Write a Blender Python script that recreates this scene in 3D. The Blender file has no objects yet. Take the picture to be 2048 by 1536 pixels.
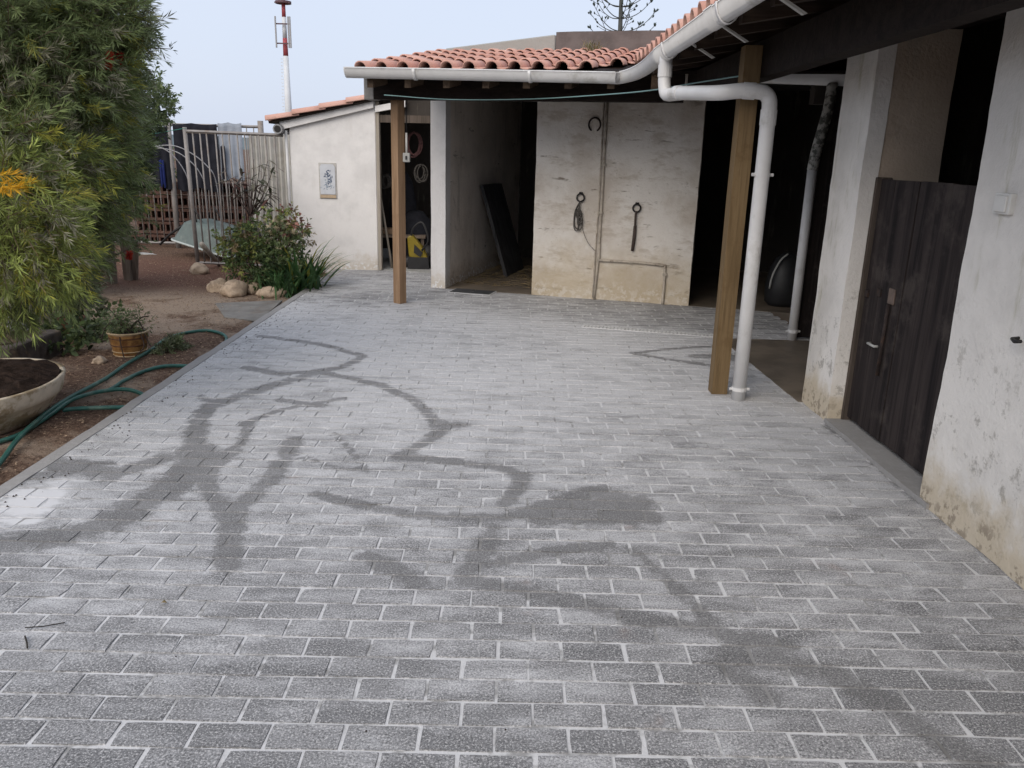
import bpy, bmesh, math, random
import numpy as np
from mathutils import Vector, Matrix, noise as mnoise
random.seed(7); rng = np.random.default_rng(7)
sc = bpy.context.scene
C = sc.collection
R = math.radians

# ------------------------------------------------------------------ camera
FPX, CAMH, PITCH, YAW, ROLL = 1600.0, 1.53, R(16.0), R(0.43), R(1.54)
fw = Vector((math.sin(YAW)*math.cos(PITCH), math.cos(YAW)*math.cos(PITCH), -math.sin(PITCH)))
r0 = Vector((math.cos(YAW), -math.sin(YAW), 0)); u0 = r0.cross(fw)
cr = math.cos(ROLL)*r0 + math.sin(ROLL)*u0
cu = -math.sin(ROLL)*r0 + math.cos(ROLL)*u0
CAM = Vector((0, 0, CAMH))
cam = bpy.data.cameras.new('camera'); camo = bpy.data.objects.new('camera', cam); C.objects.link(camo)
cam.sensor_width = 36; cam.lens = FPX/2048*36; cam.clip_end = 3000; cam.clip_start = 0.05
camo.matrix_world = Matrix(((cr.x, cu.x, -fw.x, CAM.x), (cr.y, cu.y, -fw.y, CAM.y), (cr.z, cu.z, -fw.z, CAM.z), (0, 0, 0, 1)))
sc.camera = camo
sc.cycles.use_adaptive_sampling = True; sc.cycles.adaptive_threshold = .02; sc.cycles.max_bounces = 5; sc.cycles.diffuse_bounces = 4; sc.cycles.glossy_bounces = 2; sc.cycles.transmission_bounces = 2; sc.cycles.caustics_reflective = False; sc.cycles.caustics_refractive = False
# ------------------------------------------------------------------ world, sun, exposure
SUN_EL, SUN_AZ = R(38), R(205)
w = bpy.data.worlds.new('World'); sc.world = w; w.use_nodes = True
nt = w.node_tree; nt.nodes.clear()
out = nt.nodes.new('ShaderNodeOutputWorld'); bg = nt.nodes.new('ShaderNodeBackground')
sky = nt.nodes.new('ShaderNodeTexSky'); sky.sky_type = 'NISHITA'; sky.sun_disc = False
sky.sun_elevation = SUN_EL; sky.sun_rotation = SUN_AZ; sky.dust_density = 4; sky.air_density = 1.0
mixw = nt.nodes.new('ShaderNodeMix'); mixw.data_type = 'RGBA'
mixw.inputs[0].default_value = 0.86                                # cloud cover: an even overcast veil over the clear sky
cl = nt.nodes.new('ShaderNodeTexNoise'); cl.inputs['Scale'].default_value = 2.2; cl.inputs['Detail'].default_value = 4
clr = nt.nodes.new('ShaderNodeMix'); clr.data_type = 'RGBA'
clr.inputs[6].default_value = (3.80, 4.22, 5.15, 1); clr.inputs[7].default_value = (4.2, 4.55, 5.3, 1)
nt.links.new(cl.outputs[0], clr.inputs[0])
nt.links.new(sky.outputs[0], mixw.inputs[6]); nt.links.new(clr.outputs[2], mixw.inputs[7])
bg.inputs[1].default_value = 0.13
nt.links.new(mixw.outputs[2], bg.inputs[0]); nt.links.new(bg.outputs[0], out.inputs[0])
sun = bpy.data.lights.new('sun', 'SUN'); sun.energy = 1.5; sun.angle = R(50); sun.color = (1, .92, .81)
suno = bpy.data.objects.new('sun', sun); C.objects.link(suno)
sdir = Vector((math.sin(SUN_AZ)*math.cos(SUN_EL), math.cos(SUN_AZ)*math.cos(SUN_EL), math.sin(SUN_EL)))
suno.rotation_euler = sdir.to_track_quat('Z', 'Y').to_euler(); suno.location = (0, 0, 20)
sc.view_settings.view_transform = 'Standard'; sc.view_settings.look = 'None'
sc.view_settings.exposure = 0.55; sc.view_settings.gamma = 1.0

# ------------------------------------------------------------------ pixel -> place helpers (full-size photo pixels)
def ray(x, y): return fw*FPX + cr*(x-1024) - cu*(y-768)
def gz(x, y, z=0.0):
    d = ray(x, y); return CAM + d*((z-CAMH)/d.z)
def gy(x, y, Y):
    d = ray(x, y); return CAM + d*(Y/d.y)
BETA = R(15.5)
BU = Vector((math.cos(BETA), -math.sin(BETA), 0)); BV = Vector((math.sin(BETA), math.cos(BETA), 0))
BA = Vector((-.914, 9.373, 0))
def st(s, t, z): return BA + BU*s + BV*t + Vector((0, 0, z))       # frame of the rear stable: s along its front, t into it
SOIL = -0.08

# ------------------------------------------------------------------ materials
MATS = {}
class NB:
    def __init__(s, name):
        s.m = bpy.data.materials.new(name); s.m.use_nodes = True; s.t = s.m.node_tree
        s.n = s.t.nodes; s.b = s.n['Principled BSDF']; s.pos = s.n.new('ShaderNodeNewGeometry').outputs['Position']
        MATS[name] = s.m
    def link(s, a, b): s.t.links.new(a, b)
    def put(s, sock, v):
        if hasattr(v, 'is_output') or hasattr(v, 'links'): s.link(v, sock)
        else: sock.default_value = v
    def mapv(s, scale=(1, 1, 1), loc=(0, 0, 0), vec=None):
        n = s.n.new('ShaderNodeMapping'); s.link(vec or s.pos, n.inputs[0])
        n.inputs['Scale'].default_value = scale; n.inputs['Location'].default_value = loc
        return n.outputs[0]
    def noise(s, scale, detail=4, rough=.55, vec=None, dist=0, col=False):
        n = s.n.new('ShaderNodeTexNoise'); s.link(vec or s.pos, n.inputs['Vector'])
        n.inputs['Scale'].default_value = scale; n.inputs['Detail'].default_value = detail
        n.inputs['Roughness'].default_value = rough; n.inputs['Distortion'].default_value = dist
        return n.outputs[1 if col else 0]
    def vor(s, scale, vec=None, feature='F1', out=0):
        n = s.n.new('ShaderNodeTexVoronoi'); n.feature = feature; s.link(vec or s.pos, n.inputs['Vector'])
        n.inputs['Scale'].default_value = scale; return n.outputs[out]
    def ramp(s, f, a, b, smooth=True):
        n = s.n.new('ShaderNodeMapRange'); s.put(n.inputs[0], f); n.inputs[1].default_value = a; n.inputs[2].default_value = b
        n.interpolation_type = 'SMOOTHSTEP' if smooth else 'LINEAR'
        return n.outputs[0]
    def math(s, op, a, b=0.0, clamp=False):
        n = s.n.new('ShaderNodeMath'); n.operation = op; s.put(n.inputs[0], a); s.put(n.inputs[1], b); n.use_clamp = clamp
        return n.outputs[0]
    def mix(s, f, a, b, mode='MIX'):
        n = s.n.new('ShaderNodeMix'); n.data_type = 'RGBA'; n.blend_type = mode
        s.put(n.inputs[0], f)
        for i, v in ((6, a), (7, b)):
            s.put(n.inputs[i], (*v, 1) if isinstance(v, tuple) and len(v) == 3 else v)
        return n.outputs[2]
    def sep(s):
        n = s.n.new('ShaderNodeSeparateXYZ'); s.link(s.pos, n.inputs[0]); return n.outputs
    def attr(s, name, o='Color'):
        n = s.n.new('ShaderNodeAttribute'); n.attribute_name = name; return n.outputs[o]
    def rand(s): return s.n.new('ShaderNodeObjectInfo').outputs['Random']
    def bump(s, h, strength=.4, dist=.01):
        n = s.n.new('ShaderNodeBump'); s.put(n.inputs['Height'], h); n.inputs['Strength'].default_value = strength
        n.inputs['Distance'].default_value = dist; s.link(n.outputs[0], s.b.inputs['Normal'])
    def done(s, col, rough=.8, metal=0., spec=.3, trans=0.):
        s.put(s.b.inputs['Base Color'], (*col, 1) if isinstance(col, tuple) and len(col) == 3 else col)
        s.put(s.b.inputs['Roughness'], rough); s.put(s.b.inputs['Metallic'], metal)
        s.b.inputs['Specular IOR Level'].default_value = spec
        if trans: s.b.inputs['Transmission Weight'].default_value = trans
        return s.m

# dark damp streaks on the paving, drawn by hand-laid polylines (pixels of the photo -> places on the ground)
STREAKS = [
 (0.038, [(520,672),(640,688),(728,712),(690,732),(640,743),(560,748),(490,735)]),
 (0.052, [(640,743),(560,767),(480,792),(420,812),(395,845),(390,900)]),
 (0.089, [(390,900),(375,950),(300,1000),(215,1050)]),
 (0.080, [(215,1050),(100,1078),(-20,1092)]), (0.047, [(430,905),(410,960)]),
 (0.066,  [(120,925),(230,950),(330,915)]), (0.047, [(60,955),(200,930)]),
 (0.036, [(640,743),(760,770),(830,800),(872,842),(900,850)]), (0.047, [(880,850),(922,850)]),
 (0.039, [(885,862),(850,885),(800,912),(900,922),(985,932),(1045,948),(1040,972),(1010,1008)]),
 (0.033, [(630,988),(720,1010),(830,1030),(1000,1036),(1100,1018)]),
 (0.052, [(1060,1022),(1130,1003),(1200,980)]), (0.080, [(1150,1012),(1270,1005)]), (0.071, [(1080,1034),(1200,1030),(1290,1034)]), (0.057, [(1200,985),(1285,1005)]),
 (0.043, [(985,1060),(965,1100),(925,1160)]), (0.039, [(735,1112),(790,1140),(840,1165)]),
 (0.034, [(965,1130),(1090,1105),(1215,1088)]),
 (0.036, [(925,1160),(1100,1190),(1250,1232),(1390,1256),(1570,1292)]),
 (0.043, [(1480,1310),(1660,1345),(1790,1420),(1890,1490),(2010,1550)]), (0.047, [(1450,1330),(1530,1390)]),
 (0.026, [(1265,1100),(1335,1160),(1420,1240),(1485,1310)]),
 (0.026, [(480,850),(560,820),(690,796)]), (0.033, [(560,800),(640,812)]), (0.028, [(500,850),(470,905),(420,945)]),
 (0.045, [(590,880),(545,955),(470,1020),(460,1075),(455,1135)]), (0.033, [(405,955),(455,1040)]),
 (0.017, [(660,860),(700,900),(738,945),(655,932),(590,905)]),
 (0.029, [(1265,706),(1330,699),(1440,691)]), (0.034, [(1265,706),(1340,719),(1440,733)]), (0.057, [(1390,712),(1450,712)]), (0.148, [(1480,716),(1600,730)]),
 (0.043, [(1660,850),(1750,915),(1850,1005)]), (0.028, [(395,790),(440,812)]),
]
SEGS = []
for wd, pl in STREAKS:
    pts_ = [gz(*q) for q in pl]
    for a_, b_ in zip(pts_, pts_[1:]): SEGS.append((a_.x, a_.y, b_.x-a_.x, b_.y-a_.y, wd))
SEGS = np.array(SEGS)
def damp_values(xy):
    """distance over half-width to the nearest damp streak, for each ground point"""
    xy = np.asarray(xy, float); best = np.full(len(xy), 4.0)
    for ax, ay, dx, dy, wd in SEGS:
        h = np.clip(((xy[:, 0]-ax)*dx+(xy[:, 1]-ay)*dy)/(dx*dx+dy*dy), 0, 1)
        best = np.minimum(best, np.hypot(xy[:, 0]-ax-h*dx, xy[:, 1]-ay-h*dy)/wd)
    return best
def set_damp(me, loc=(0, 0)):
    co = np.empty(len(me.vertices)*3); me.vertices.foreach_get('co', co); co = co.reshape(-1, 3)
    at = me.attributes.new('damp', 'FLOAT', 'POINT'); at.data.foreach_set('value', damp_values(co[:, :2]+np.array(loc)))

def paving_mats():
    for kind in ('paver', 'joint_sand'):
        nb = NB(kind); X, Y, Z = nb.sep()
        big = nb.noise(.85, 4, .6)
        wob = nb.math('MULTIPLY', nb.math('SUBTRACT', nb.noise(17, 3, .78), .5), 2.6)
        if kind == 'paver':
            r = nb.math('FRACT', nb.math('ADD', nb.math('MULTIPLY', nb.attr('rnd', 'Fac'), 3.7), nb.rand()))
            wob = nb.math('ADD', wob, nb.math('MULTIPLY', nb.math('SUBTRACT', r, .5), .4))       # some blocks drink more than others
        st_ = nb.math('MULTIPLY', nb.ramp(nb.math('ADD', nb.attr('damp', 'Fac'), wob), 1.65, .75), nb.math('ADD', .66, nb.math('MULTIPLY', big, .5)), clamp=True)      # 1 in the streak
        swept = nb.mapv((1.0, 2.6, 1), loc=(1.7, .4, 0))                          # broom marks run across the yard
        med = nb.noise(3.2, 4, .72, vec=swept)
        far = nb.ramp(Y, 1.5, 5.2, False)                                         # more cement dust was left further in
        d = nb.math('ADD', nb.math('MULTIPLY', nb.math('SUBTRACT', big, .5), 1.1), nb.math('MULTIPLY', nb.math('SUBTRACT', med, .5), 2.1))
        d = nb.math('ADD', d, nb.math('SUBTRACT', nb.math('MULTIPLY', far, .72), .30))  # dust also cut back near the camera to paint in the lens vignette
        if kind == 'paver': d = nb.math('ADD', d, nb.math('MULTIPLY', nb.math('SUBTRACT', r, .5), .07))
        back = nb.math('MULTIPLY', nb.ramp(nb.math('ADD', Y, nb.math('MULTIPLY', X, .27)), 7.3, 8.2), .38)      # less dust towards the rear wall
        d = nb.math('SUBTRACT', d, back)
        dust = nb.ramp(d, -.46, .58)
        dust = nb.math('MULTIPLY', dust, nb.math('SUBTRACT', 1.0, nb.math('MULTIPLY', st_, .88)))
        gr = nb.noise(150, 2, .85)
        spill = nb.n.new('ShaderNodeVectorMath'); spill.operation = 'DISTANCE'; nb.link(nb.mapv((1, .55, 0)), spill.inputs[0]); sp_ = gz(62, 1008); spill.inputs[1].default_value = (sp_.x, sp_.y*.55, 0)
        spl = nb.ramp(nb.math('ADD', spill.outputs['Value'], nb.math('MULTIPLY', nb.math('SUBTRACT', med, .5), .35)), .19, .09)      # spilt cement
        if kind == 'paver':
            base = nb.mix(r, (.170, .170, .174), (.238, .237, .241))
            base = nb.mix(nb.math('MULTIPLY', nb.ramp(gr, .53, .64), .85), base, (.52, .51, .505))
            base = nb.mix(nb.math('MULTIPLY', nb.ramp(gr, .46, .35), .8), base, (.055, .054, .054))
            rust = nb.ramp(nb.noise(2.6, 3, .7, vec=nb.mapv(loc=(4, 7, 0))), .64, .76)
            base = nb.mix(nb.math('MULTIPLY', rust, .4), base, (.27, .17, .12))
            base = nb.mix(nb.math('MULTIPLY', st_, .42), base, (.085, .081, .077))
            grain = nb.math('MULTIPLY', dust, nb.math('ADD', .5, nb.math('MULTIPLY', nb.ramp(gr, .38, .60), .5)))
            col = nb.mix(nb.math('MAXIMUM', nb.math('MULTIPLY', grain, .95), spl), base, (.605, .602, .61))
            nb.bump(gr, .6, .004)
            nb.done(col, nb.math('SUBTRACT', .88, nb.math('MULTIPLY', st_, .18)), spec=.3)
        else:
            base = nb.mix(nb.noise(30, 3), (.50, .497, .50), (.65, .647, .65))
            gone = nb.ramp(nb.noise(5.5, 4, .75, vec=nb.mapv(loc=(2, 5, 0))), .47, .62)
            base = nb.mix(nb.math('MULTIPLY', gone, .7), base, (.17, .165, .155))
            col = nb.mix(nb.math('MULTIPLY', st_, .8), base, (.15, .145, .138))
            nb.bump(gr, .6, .004); nb.done(col, .95, spec=.1)
paving_mats()

def plaster(name, base, stain, damp, dampz=.35, crack=True, dirt=.5, tint=(.33, .30, .25)):
    nb = NB(name); X, Y, Z = nb.sep()
    big = nb.noise(2.2, 4, .65); med = nb.noise(9, 3, .7); fine = nb.noise(60, 2, .6)
    c = nb.mix(nb.ramp(big, .42, .7), base, tuple(v*.86 for v in base))
    streak = nb.noise(1, 5, .7, vec=nb.mapv((7, 7, 1.1)))
    c = nb.mix(nb.math('MULTIPLY', nb.ramp(streak, .54, .78), dirt), c, tint)
    blot = nb.ramp(nb.noise(3.4, 6, .72, vec=nb.mapv(loc=(3, 1, 8))), .58, .72)
    c = nb.mix(nb.math('MULTIPLY', blot, dirt*.8), c, stain)
    zz = nb.math('ADD', Z, nb.math('MULTIPLY', nb.math('SUBTRACT', med, .5), .35))
    dm = nb.ramp(zz, dampz, .02)
    c = nb.mix(nb.math('MULTIPLY', dm, .8), c, damp)
    fl = nb.math('MULTIPLY', nb.ramp(zz, .16, .03), nb.ramp(nb.noise(26, 4, .6), .5, .6))
    c = nb.mix(fl, c, tuple(min(.75, v*1.15) for v in base))
    h = nb.math('ADD', nb.math('MULTIPLY', med, .6), nb.math('MULTIPLY', fine, .35))
    if crack:
        hz = nb.noise(1, 5, .7, vec=nb.mapv((1.6, 1.6, 9), loc=(1, 2, 3)))
        cm = nb.math('MULTIPLY', nb.ramp(hz, .60, .66), nb.ramp(nb.noise(2.1, 3, .6, vec=nb.mapv(loc=(5, 5, 5))), .5, .62))
        c = nb.mix(nb.math('MULTIPLY', cm, .75), c, (.16, .13, .10))
        h = nb.math('SUBTRACT', h, nb.math('MULTIPLY', cm, .8))
    nb.bump(h, .45, .02); nb.done(c, .92, spec=.15)
plaster('white_plaster', (.76, .745, .735), (.40, .37, .32), (.56, .50, .42), .25, False, .16)
def old_plaster():
    nb = NB('old_white_plaster'); X, Y, Z = nb.sep()
    big = nb.noise(1.7, 4, .65); med = nb.noise(7, 4, .72); fine = nb.noise(48, 4, .65)
    c = nb.mix(nb.ramp(big, .38, .66), (.72, .685, .64), (.56, .505, .445))
    smear = nb.noise(1, 4, .75, vec=nb.mapv((2.2, 2.2, 6.5), loc=(3, 2, 1)))
    c = nb.mix(nb.math('MULTIPLY', nb.ramp(smear, .50, .68), .6), c, (.42, .355, .285))
    hz = nb.noise(1, 4, .72, vec=nb.mapv((2.4, 2.4, 15), loc=(1, 2, 3)))
    ln = nb.math('MULTIPLY', nb.ramp(hz, .60, .67), nb.ramp(nb.noise(2.6, 3, .6, vec=nb.mapv(loc=(5, 5, 5))), .45, .6))
    c = nb.mix(nb.math('MULTIPLY', ln, .75), c, (.20, .15, .11))
    c = nb.mix(nb.math('MULTIPLY', nb.ramp(nb.noise(20, 4, .75), .60, .72), .5), c, (.33, .28, .22))
    zz = nb.math('ADD', Z, nb.math('MULTIPLY', nb.math('SUBTRACT', nb.noise(4, 4, .7), .5), .9))
    c = nb.mix(nb.math('MULTIPLY', nb.ramp(zz, .75, .05), .72), c, (.47, .385, .26))
    fl = nb.math('MULTIPLY', nb.ramp(nb.math('ADD', Z, nb.math('MULTIPLY', nb.math('SUBTRACT', med, .5), .4)), .22, .06), nb.ramp(nb.noise(17, 4, .7), .48, .56))
    c = nb.mix(nb.math('MULTIPLY', fl, .8), c, (.62, .57, .50))
    h = nb.math('SUBTRACT', nb.math('ADD', nb.math('MULTIPLY', med, .7), nb.math('MULTIPLY', fine, .35)), nb.math('MULTIPLY', ln, .7))
    nb.bump(h, .6, .025); nb.done(c, .93, spec=.12)
old_plaster()
def near_plaster():
    nb = NB('near_wall_plaster'); X, Y, Z = nb.sep()
    big = nb.noise(1.9, 4, .65); med = nb.noise(8, 4, .72); fine = nb.noise(55, 4, .6)
    c = nb.mix(nb.ramp(big, .4, .68), (.74, .71, .67), (.62, .595, .56))
    run = nb.noise(1, 4, .7, vec=nb.mapv((9, 9, 1.3), loc=(0, .4, .3)))
    c = nb.mix(nb.math('MULTIPLY', nb.math('MULTIPLY', nb.ramp(run, .56, .72), nb.ramp(big, .42, .56)), .6), c, (.40, .38, .27))
    zl = nb.ramp(nb.math('ADD', Z, nb.math('MULTIPLY', nb.math('SUBTRACT', big, .5), 1.2)), 1.0, .45)
    mil = nb.math('MULTIPLY', zl, nb.ramp(nb.noise(10, 4, .78, vec=nb.mapv(loc=(7, 3, 2))), .53, .66))
    c = nb.mix(nb.math('MULTIPLY', mil, .62), c, (.25, .23, .20))
    zz = nb.math('ADD', Z, nb.math('MULTIPLY', nb.math('SUBTRACT', nb.noise(5, 4, .7), .5), .55))
    c = nb.mix(nb.math('MULTIPLY', nb.ramp(zz, .34, .06), .8), c, (.50, .42, .30))
    fl = nb.math('MULTIPLY', nb.ramp(zz, .13, .02), nb.ramp(nb.noise(22, 4, .6), .5, .58))
    c = nb.mix(nb.math('MULTIPLY', fl, .7), c, (.22, .18, .14))
    nb.bump(nb.math('ADD', nb.math('MULTIPLY', med, .6), nb.math('MULTIPLY', fine, .3)), .5, .02); nb.done(c, .93, spec=.12)
near_plaster()
plaster('bare_block_wall', (.82, .745, .67), (.34, .28, .235), (.42, .35, .28), .3, True, .6)
plaster('raw_reveal', (.44, .36, .285), (.18, .14, .10), (.22, .18, .14), .3, False, .6)
plaster('concrete', (.36, .36, .35), (.2, .2, .18), (.3, .3, .28), .0, False, .5)
plaster('kerb_concrete', (.27, .262, .255), (.15, .135, .12), (.3, .29, .28), -.5, False, .9, (.17, .15, .13))
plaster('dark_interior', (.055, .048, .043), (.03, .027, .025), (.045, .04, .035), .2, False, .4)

def wood(name, a, b, axis=2, scale=1., rough=.8, dirt=None):
    nb = NB(name)
    v = [18*scale]*3; v[axis] = 1.0*scale
    g = nb.noise(1, 6, .65, vec=nb.mapv(tuple(v)), dist=.6)
    v2 = [70*scale]*3; v2[axis] = 3*scale
    f = nb.noise(1, 3, .6, vec=nb.mapv(tuple(v2)))
    c = nb.mix(nb.ramp(g, .35, .68), a, b)
    c = nb.mix(nb.math('MULTIPLY', nb.ramp(f, .5, .7), .35), c, tuple(x*.55 for x in b))
    rr = nb.rand(); c = nb.mix(nb.math('MULTIPLY', rr, .25), c, tuple(x*.6 for x in a))
    if dirt:
        c = nb.mix(nb.math('MULTIPLY', nb.ramp(nb.noise(4, 5, .7), .52, .7), .7), c, dirt)
    nb.bump(nb.math('ADD', g, f), .35, .006); nb.done(c, rough, spec=.12)
wood('pine_post', (.34, .225, .14), (.25, .155, .09), 2, 1, .75, (.24, .15, .09))
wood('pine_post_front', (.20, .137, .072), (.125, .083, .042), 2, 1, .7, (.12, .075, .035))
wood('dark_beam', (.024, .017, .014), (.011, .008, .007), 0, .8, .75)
wood('rafter_wood', (.16, .115, .08), (.08, .055, .04), 1, .8, .8)
wood('door_wood', (.045, .036, .034), (.012, .010, .011), 2, .7, .8, (.070, .058, .052))
wood('grey_wood', (.23, .185, .15), (.13, .10, .08), 2, 1, .85)
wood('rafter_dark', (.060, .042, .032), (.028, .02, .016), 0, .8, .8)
wood('frame_wood', (.12, .095, .08), (.06, .05, .04), 2, 1, .85)
wood('board_wood', (.08, .08, .085), (.035, .035, .038), 2, 1, .8)
wood('pale_wood', (.40, .36, .31), (.28, .25, .2), 2, 1, .85)

def simple(name, col, rough=.6, metal=0., var=.25, scale=12, spec=.4, bump=.0, dirt=None, dirtamt=.5, dlo=.52, dhi=.7):
    nb = NB(name); n = nb.noise(scale, 5, .6)
    c = nb.mix(nb.ramp(n, .35, .7), col, tuple(v*(1-var) for v in col))
    if dirt: c = nb.mix(nb.math('MULTIPLY', nb.ramp(nb.noise(scale*.6, 6, .7, vec=nb.mapv(loc=(3, 3, 3))), dlo, dhi), dirtamt), c, dirt)
    if bump: nb.bump(nb.noise(scale*4, 4, .6), bump, .01)
    nb.done(c, rough, metal, spec); return nb.m
simple('pvc_white', (.66, .655, .65), .42, var=.08, scale=6, dirt=(.32, .30, .26), dirtamt=.55, dlo=.52, dhi=.72)
simple('pvc_mossy', (.42, .41, .38), .7, var=.3, scale=20, dirt=(.05, .055, .045), dirtamt=.9, dlo=.45, dhi=.55)
simple('pvc_joint', (.45, .44, .43), .5, var=.15)
simple('galvanised', (.30, .30, .31), .5, .6, .3, 14, dirt=(.16, .13, .11), dirtamt=.6)
simple('fence_paint', (.27, .25, .235), .6, .1, .25, 10, dirt=(.20, .14, .10), dirtamt=.6)
simple('rusty_iron', (.045, .033, .03), .75, .4, .4, 30, dirt=(.11, .055, .03), dirtamt=.6)
simple('black_iron', (.025, .023, .023), .6, .3, .3, 30)
simple('white_metal', (.60, .60, .60), .45, 0, .1, 8)
simple('corrugated', (.50, .49, .46), .5, .1, .2, 7, dirt=(.30, .27, .22), dirtamt=.5)
simple('black_cloth', (.022, .023, .030), .95, 0, .35, 8, spec=.1)
simple('grey_cloth', (.30, .33, .38), .85, 0, .2, 6, spec=.15)
simple('blue_cloth', (.02, .03, .12), .9, 0, .3, 8, spec=.1)
simple('hollow_brick', (.125, .072, .058), .95, 0, .35, 18, spec=.1, bump=.4, dirt=(.20, .14, .115), dirtamt=.6)
simple('barrow_green', (.115, .145, .132), .5, 0, .25, 7, dirt=(.25, .26, .23), dirtamt=.5)
simple('barrow_rim', (.42, .46, .44), .45, 0, .2, 10)
simple('hose_green', (.03, .125, .10), .42, 0, .3, 9, dirt=(.17, .24, .19), dirtamt=.6)
simple('stone_rock', (.50, .39, .29), .95, 0, .4, 12, spec=.1, bump=.9, dirt=(.22, .165, .12), dirtamt=.8)
simple('trough_stone', (.10, .085, .075), .95, 0, .5, 10, spec=.1, bump=.6, dirt=(.18, .13, .08), dirtamt=.6)
simple('planter_cream', (.60, .52, .41), .85, 0, .2, 9, spec=.2, bump=.2, dirt=(.25, .18, .10), dirtamt=.85, dlo=.46, dhi=.6)
simple('pot_soil', (.045, .031, .025), 1, 0, .5, 30, spec=.05, bump=.8)
simple('terracotta', (.22, .10, .06), .85, 0, .3, 14, spec=.2, dirt=(.2, .14, .1))
simple('bark_pale', (.36, .36, .37), .95, 0, .35, 16, spec=.1, bump=.5)
simple('bark_brown', (.12, .085, .065), .95, 0, .4, 16, spec=.1, bump=.6)
simple('pine_bark', (.10, .105, .10), .95, 0, .3, 2, spec=.05)
simple('mast_white', (.62, .64, .66), .6, 0, .08, 1)
simple('mast_red', (.36, .07, .08), .6, 0, .1, 1)
simple('mast_dark', (.10, .05, .06), .6, 0, .1, 1)
simple('straw', (.33, .25, .14), .95, 0, .5, 60, spec=.05, bump=.8)
simple('wet_concrete', (.19, .155, .12), .55, 0, .4, 3, spec=.4, bump=.15, dirt=(.085, .075, .065), dirtamt=.8)
simple('drain_steel', (.58, .58, .58), .6, .0, .25, 20)
simple('plastic_white', (.66, .65, .62), .4, 0, .05, 10)
simple('plastic_grey', (.42, .42, .40), .5, 0, .1, 10)
simple('yellow_plastic', (.24, .18, .015), .45, 0, .2, 14)
simple('dark_plastic', (.02, .02, .022), .5, 0, .2, 14)
simple('cardboard', (.30, .21, .14), .9, 0, .2, 10, spec=.1)
simple('rope_pink', (.16, .085, .085), .9, 0, .3, 40, spec=.1)
simple('rope_white', (.07, .065, .06), .9, 0, .3, 40, spec=.1)
simple('leather', (.07, .05, .042), .7, 0, .4, 30)
simple('line_teal', (.16, .27, .27), .5, 0, .1, 10)
simple('line_green', (.05, .22, .17), .5, 0, .1, 10)
simple('red_paint', (.45, .03, .04), .6, 0, .2, 20)
simple('azulejo_white', (.60, .62, .66), .25, 0, .08, 20, spec=.5)
simple('azulejo_blue', (.09, .12, .19), .3, 0, .3, 60, spec=.5)
simple('azulejo_grey', (.34, .40, .47), .3, 0, .3, 60, spec=.5)
simple('azulejo_border', (.52, .50, .47), .35, 0, .2, 40, spec=.5)
simple('azulejo_ochre', (.50, .38, .26), .35, 0, .2, 40, spec=.5)
simple('hill_green', (.16, .20, .22), 1, 0, .3, .01, spec=0)
simple('branch_dark', (.06, .04, .035), .9, 0, .3, 20)

def tile_mat():
    nb = NB('roof_clay'); r = nb.rand()
    c = nb.mix(r, (.50, .27, .215), (.62, .39, .325))
    c = nb.mix(nb.math('MULTIPLY', nb.ramp(nb.noise(14, 5, .7), .52, .68), .5), c, (.42, .25, .19))
    c = nb.mix(nb.math('MULTIPLY', nb.ramp(nb.noise(6, 5, .75, vec=nb.mapv(loc=(2, 9, 4))), .60, .72), .65), c, (.16, .125, .10))
    nb.bump(nb.noise(70, 3, .6), .25, .004); nb.done(c, .85, spec=.2)
tile_mat()
def soil_mat():
    nb = NB('soil'); X, Y, Z = nb.sep()
    n = nb.noise(1.6, 4, .68); f = nb.noise(38, 3, .75); g = nb.noise(150, 2, .6)
    c = nb.mix(nb.ramp(f, .3, .72), (.075, .045, .033), (.21, .14, .10))
    path = nb.ramp(nb.math('ADD', n, nb.math('MULTIPLY', nb.ramp(Y, 6.2, 8.0), .16)), .5, .68)
    path = nb.math('MULTIPLY', path, nb.ramp(Y, 9.6, 8.6))
    c = nb.mix(nb.math('MULTIPLY', path, .8), c, (.34, .27, .21))
    red = nb.math('MULTIPLY', nb.ramp(Y, 8.6, 9.6), nb.ramp(Y, 12.2, 11.2))
    c = nb.mix(nb.math('MULTIPLY', red, .5), c, (.17, .082, .06))
    chip = nb.ramp(nb.noise(90, 1, .5, vec=nb.mapv((1, .6, 1))), .66, .72)
    c = nb.mix(nb.math('MULTIPLY', chip, .8), c, (.36, .27, .20))
    dk = nb.ramp(nb.noise(70, 1, .5, vec=nb.mapv(loc=(4, 4, 4))), .64, .7)
    c = nb.mix(nb.math('MULTIPLY', dk, .7), c, (.03, .02, .018))
    nb.bump(nb.math('ADD', f, nb.math('MULTIPLY', g, .4)), .9, .02); nb.done(c, .97, spec=.08)
soil_mat()
def pot_mat():
    nb = NB('glazed_pot')
    t = nb.n.new('ShaderNodeTexCoord').outputs['Object']
    n = nb.noise(25, 4, .6, vec=t)
    c = nb.mix(nb.ramp(n, .4, .65), (.27, .145, .05), (.14, .062, .022))
    nb.done(c, .35, spec=.5)
pot_mat()
def leaf_mat(name, trans=.25, rough=.55):
    nb = NB(name); a = nb.attr('col')
    tr = nb.n.new('ShaderNodeBsdfTranslucent'); mixs = nb.n.new('ShaderNodeMixShader')
    nb.link(a, tr.inputs[0]); nb.done(a, rough, spec=.3)
    mixs.inputs[0].default_value = trans
    nb.link(nb.b.outputs[0], mixs.inputs[1]); nb.link(tr.outputs[0], mixs.inputs[2])
    nb.link(mixs.outputs[0], nb.n['Material Output'].inputs[0])
leaf_mat('foliage', .33)
def M(n): return MATS[n]

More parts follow.
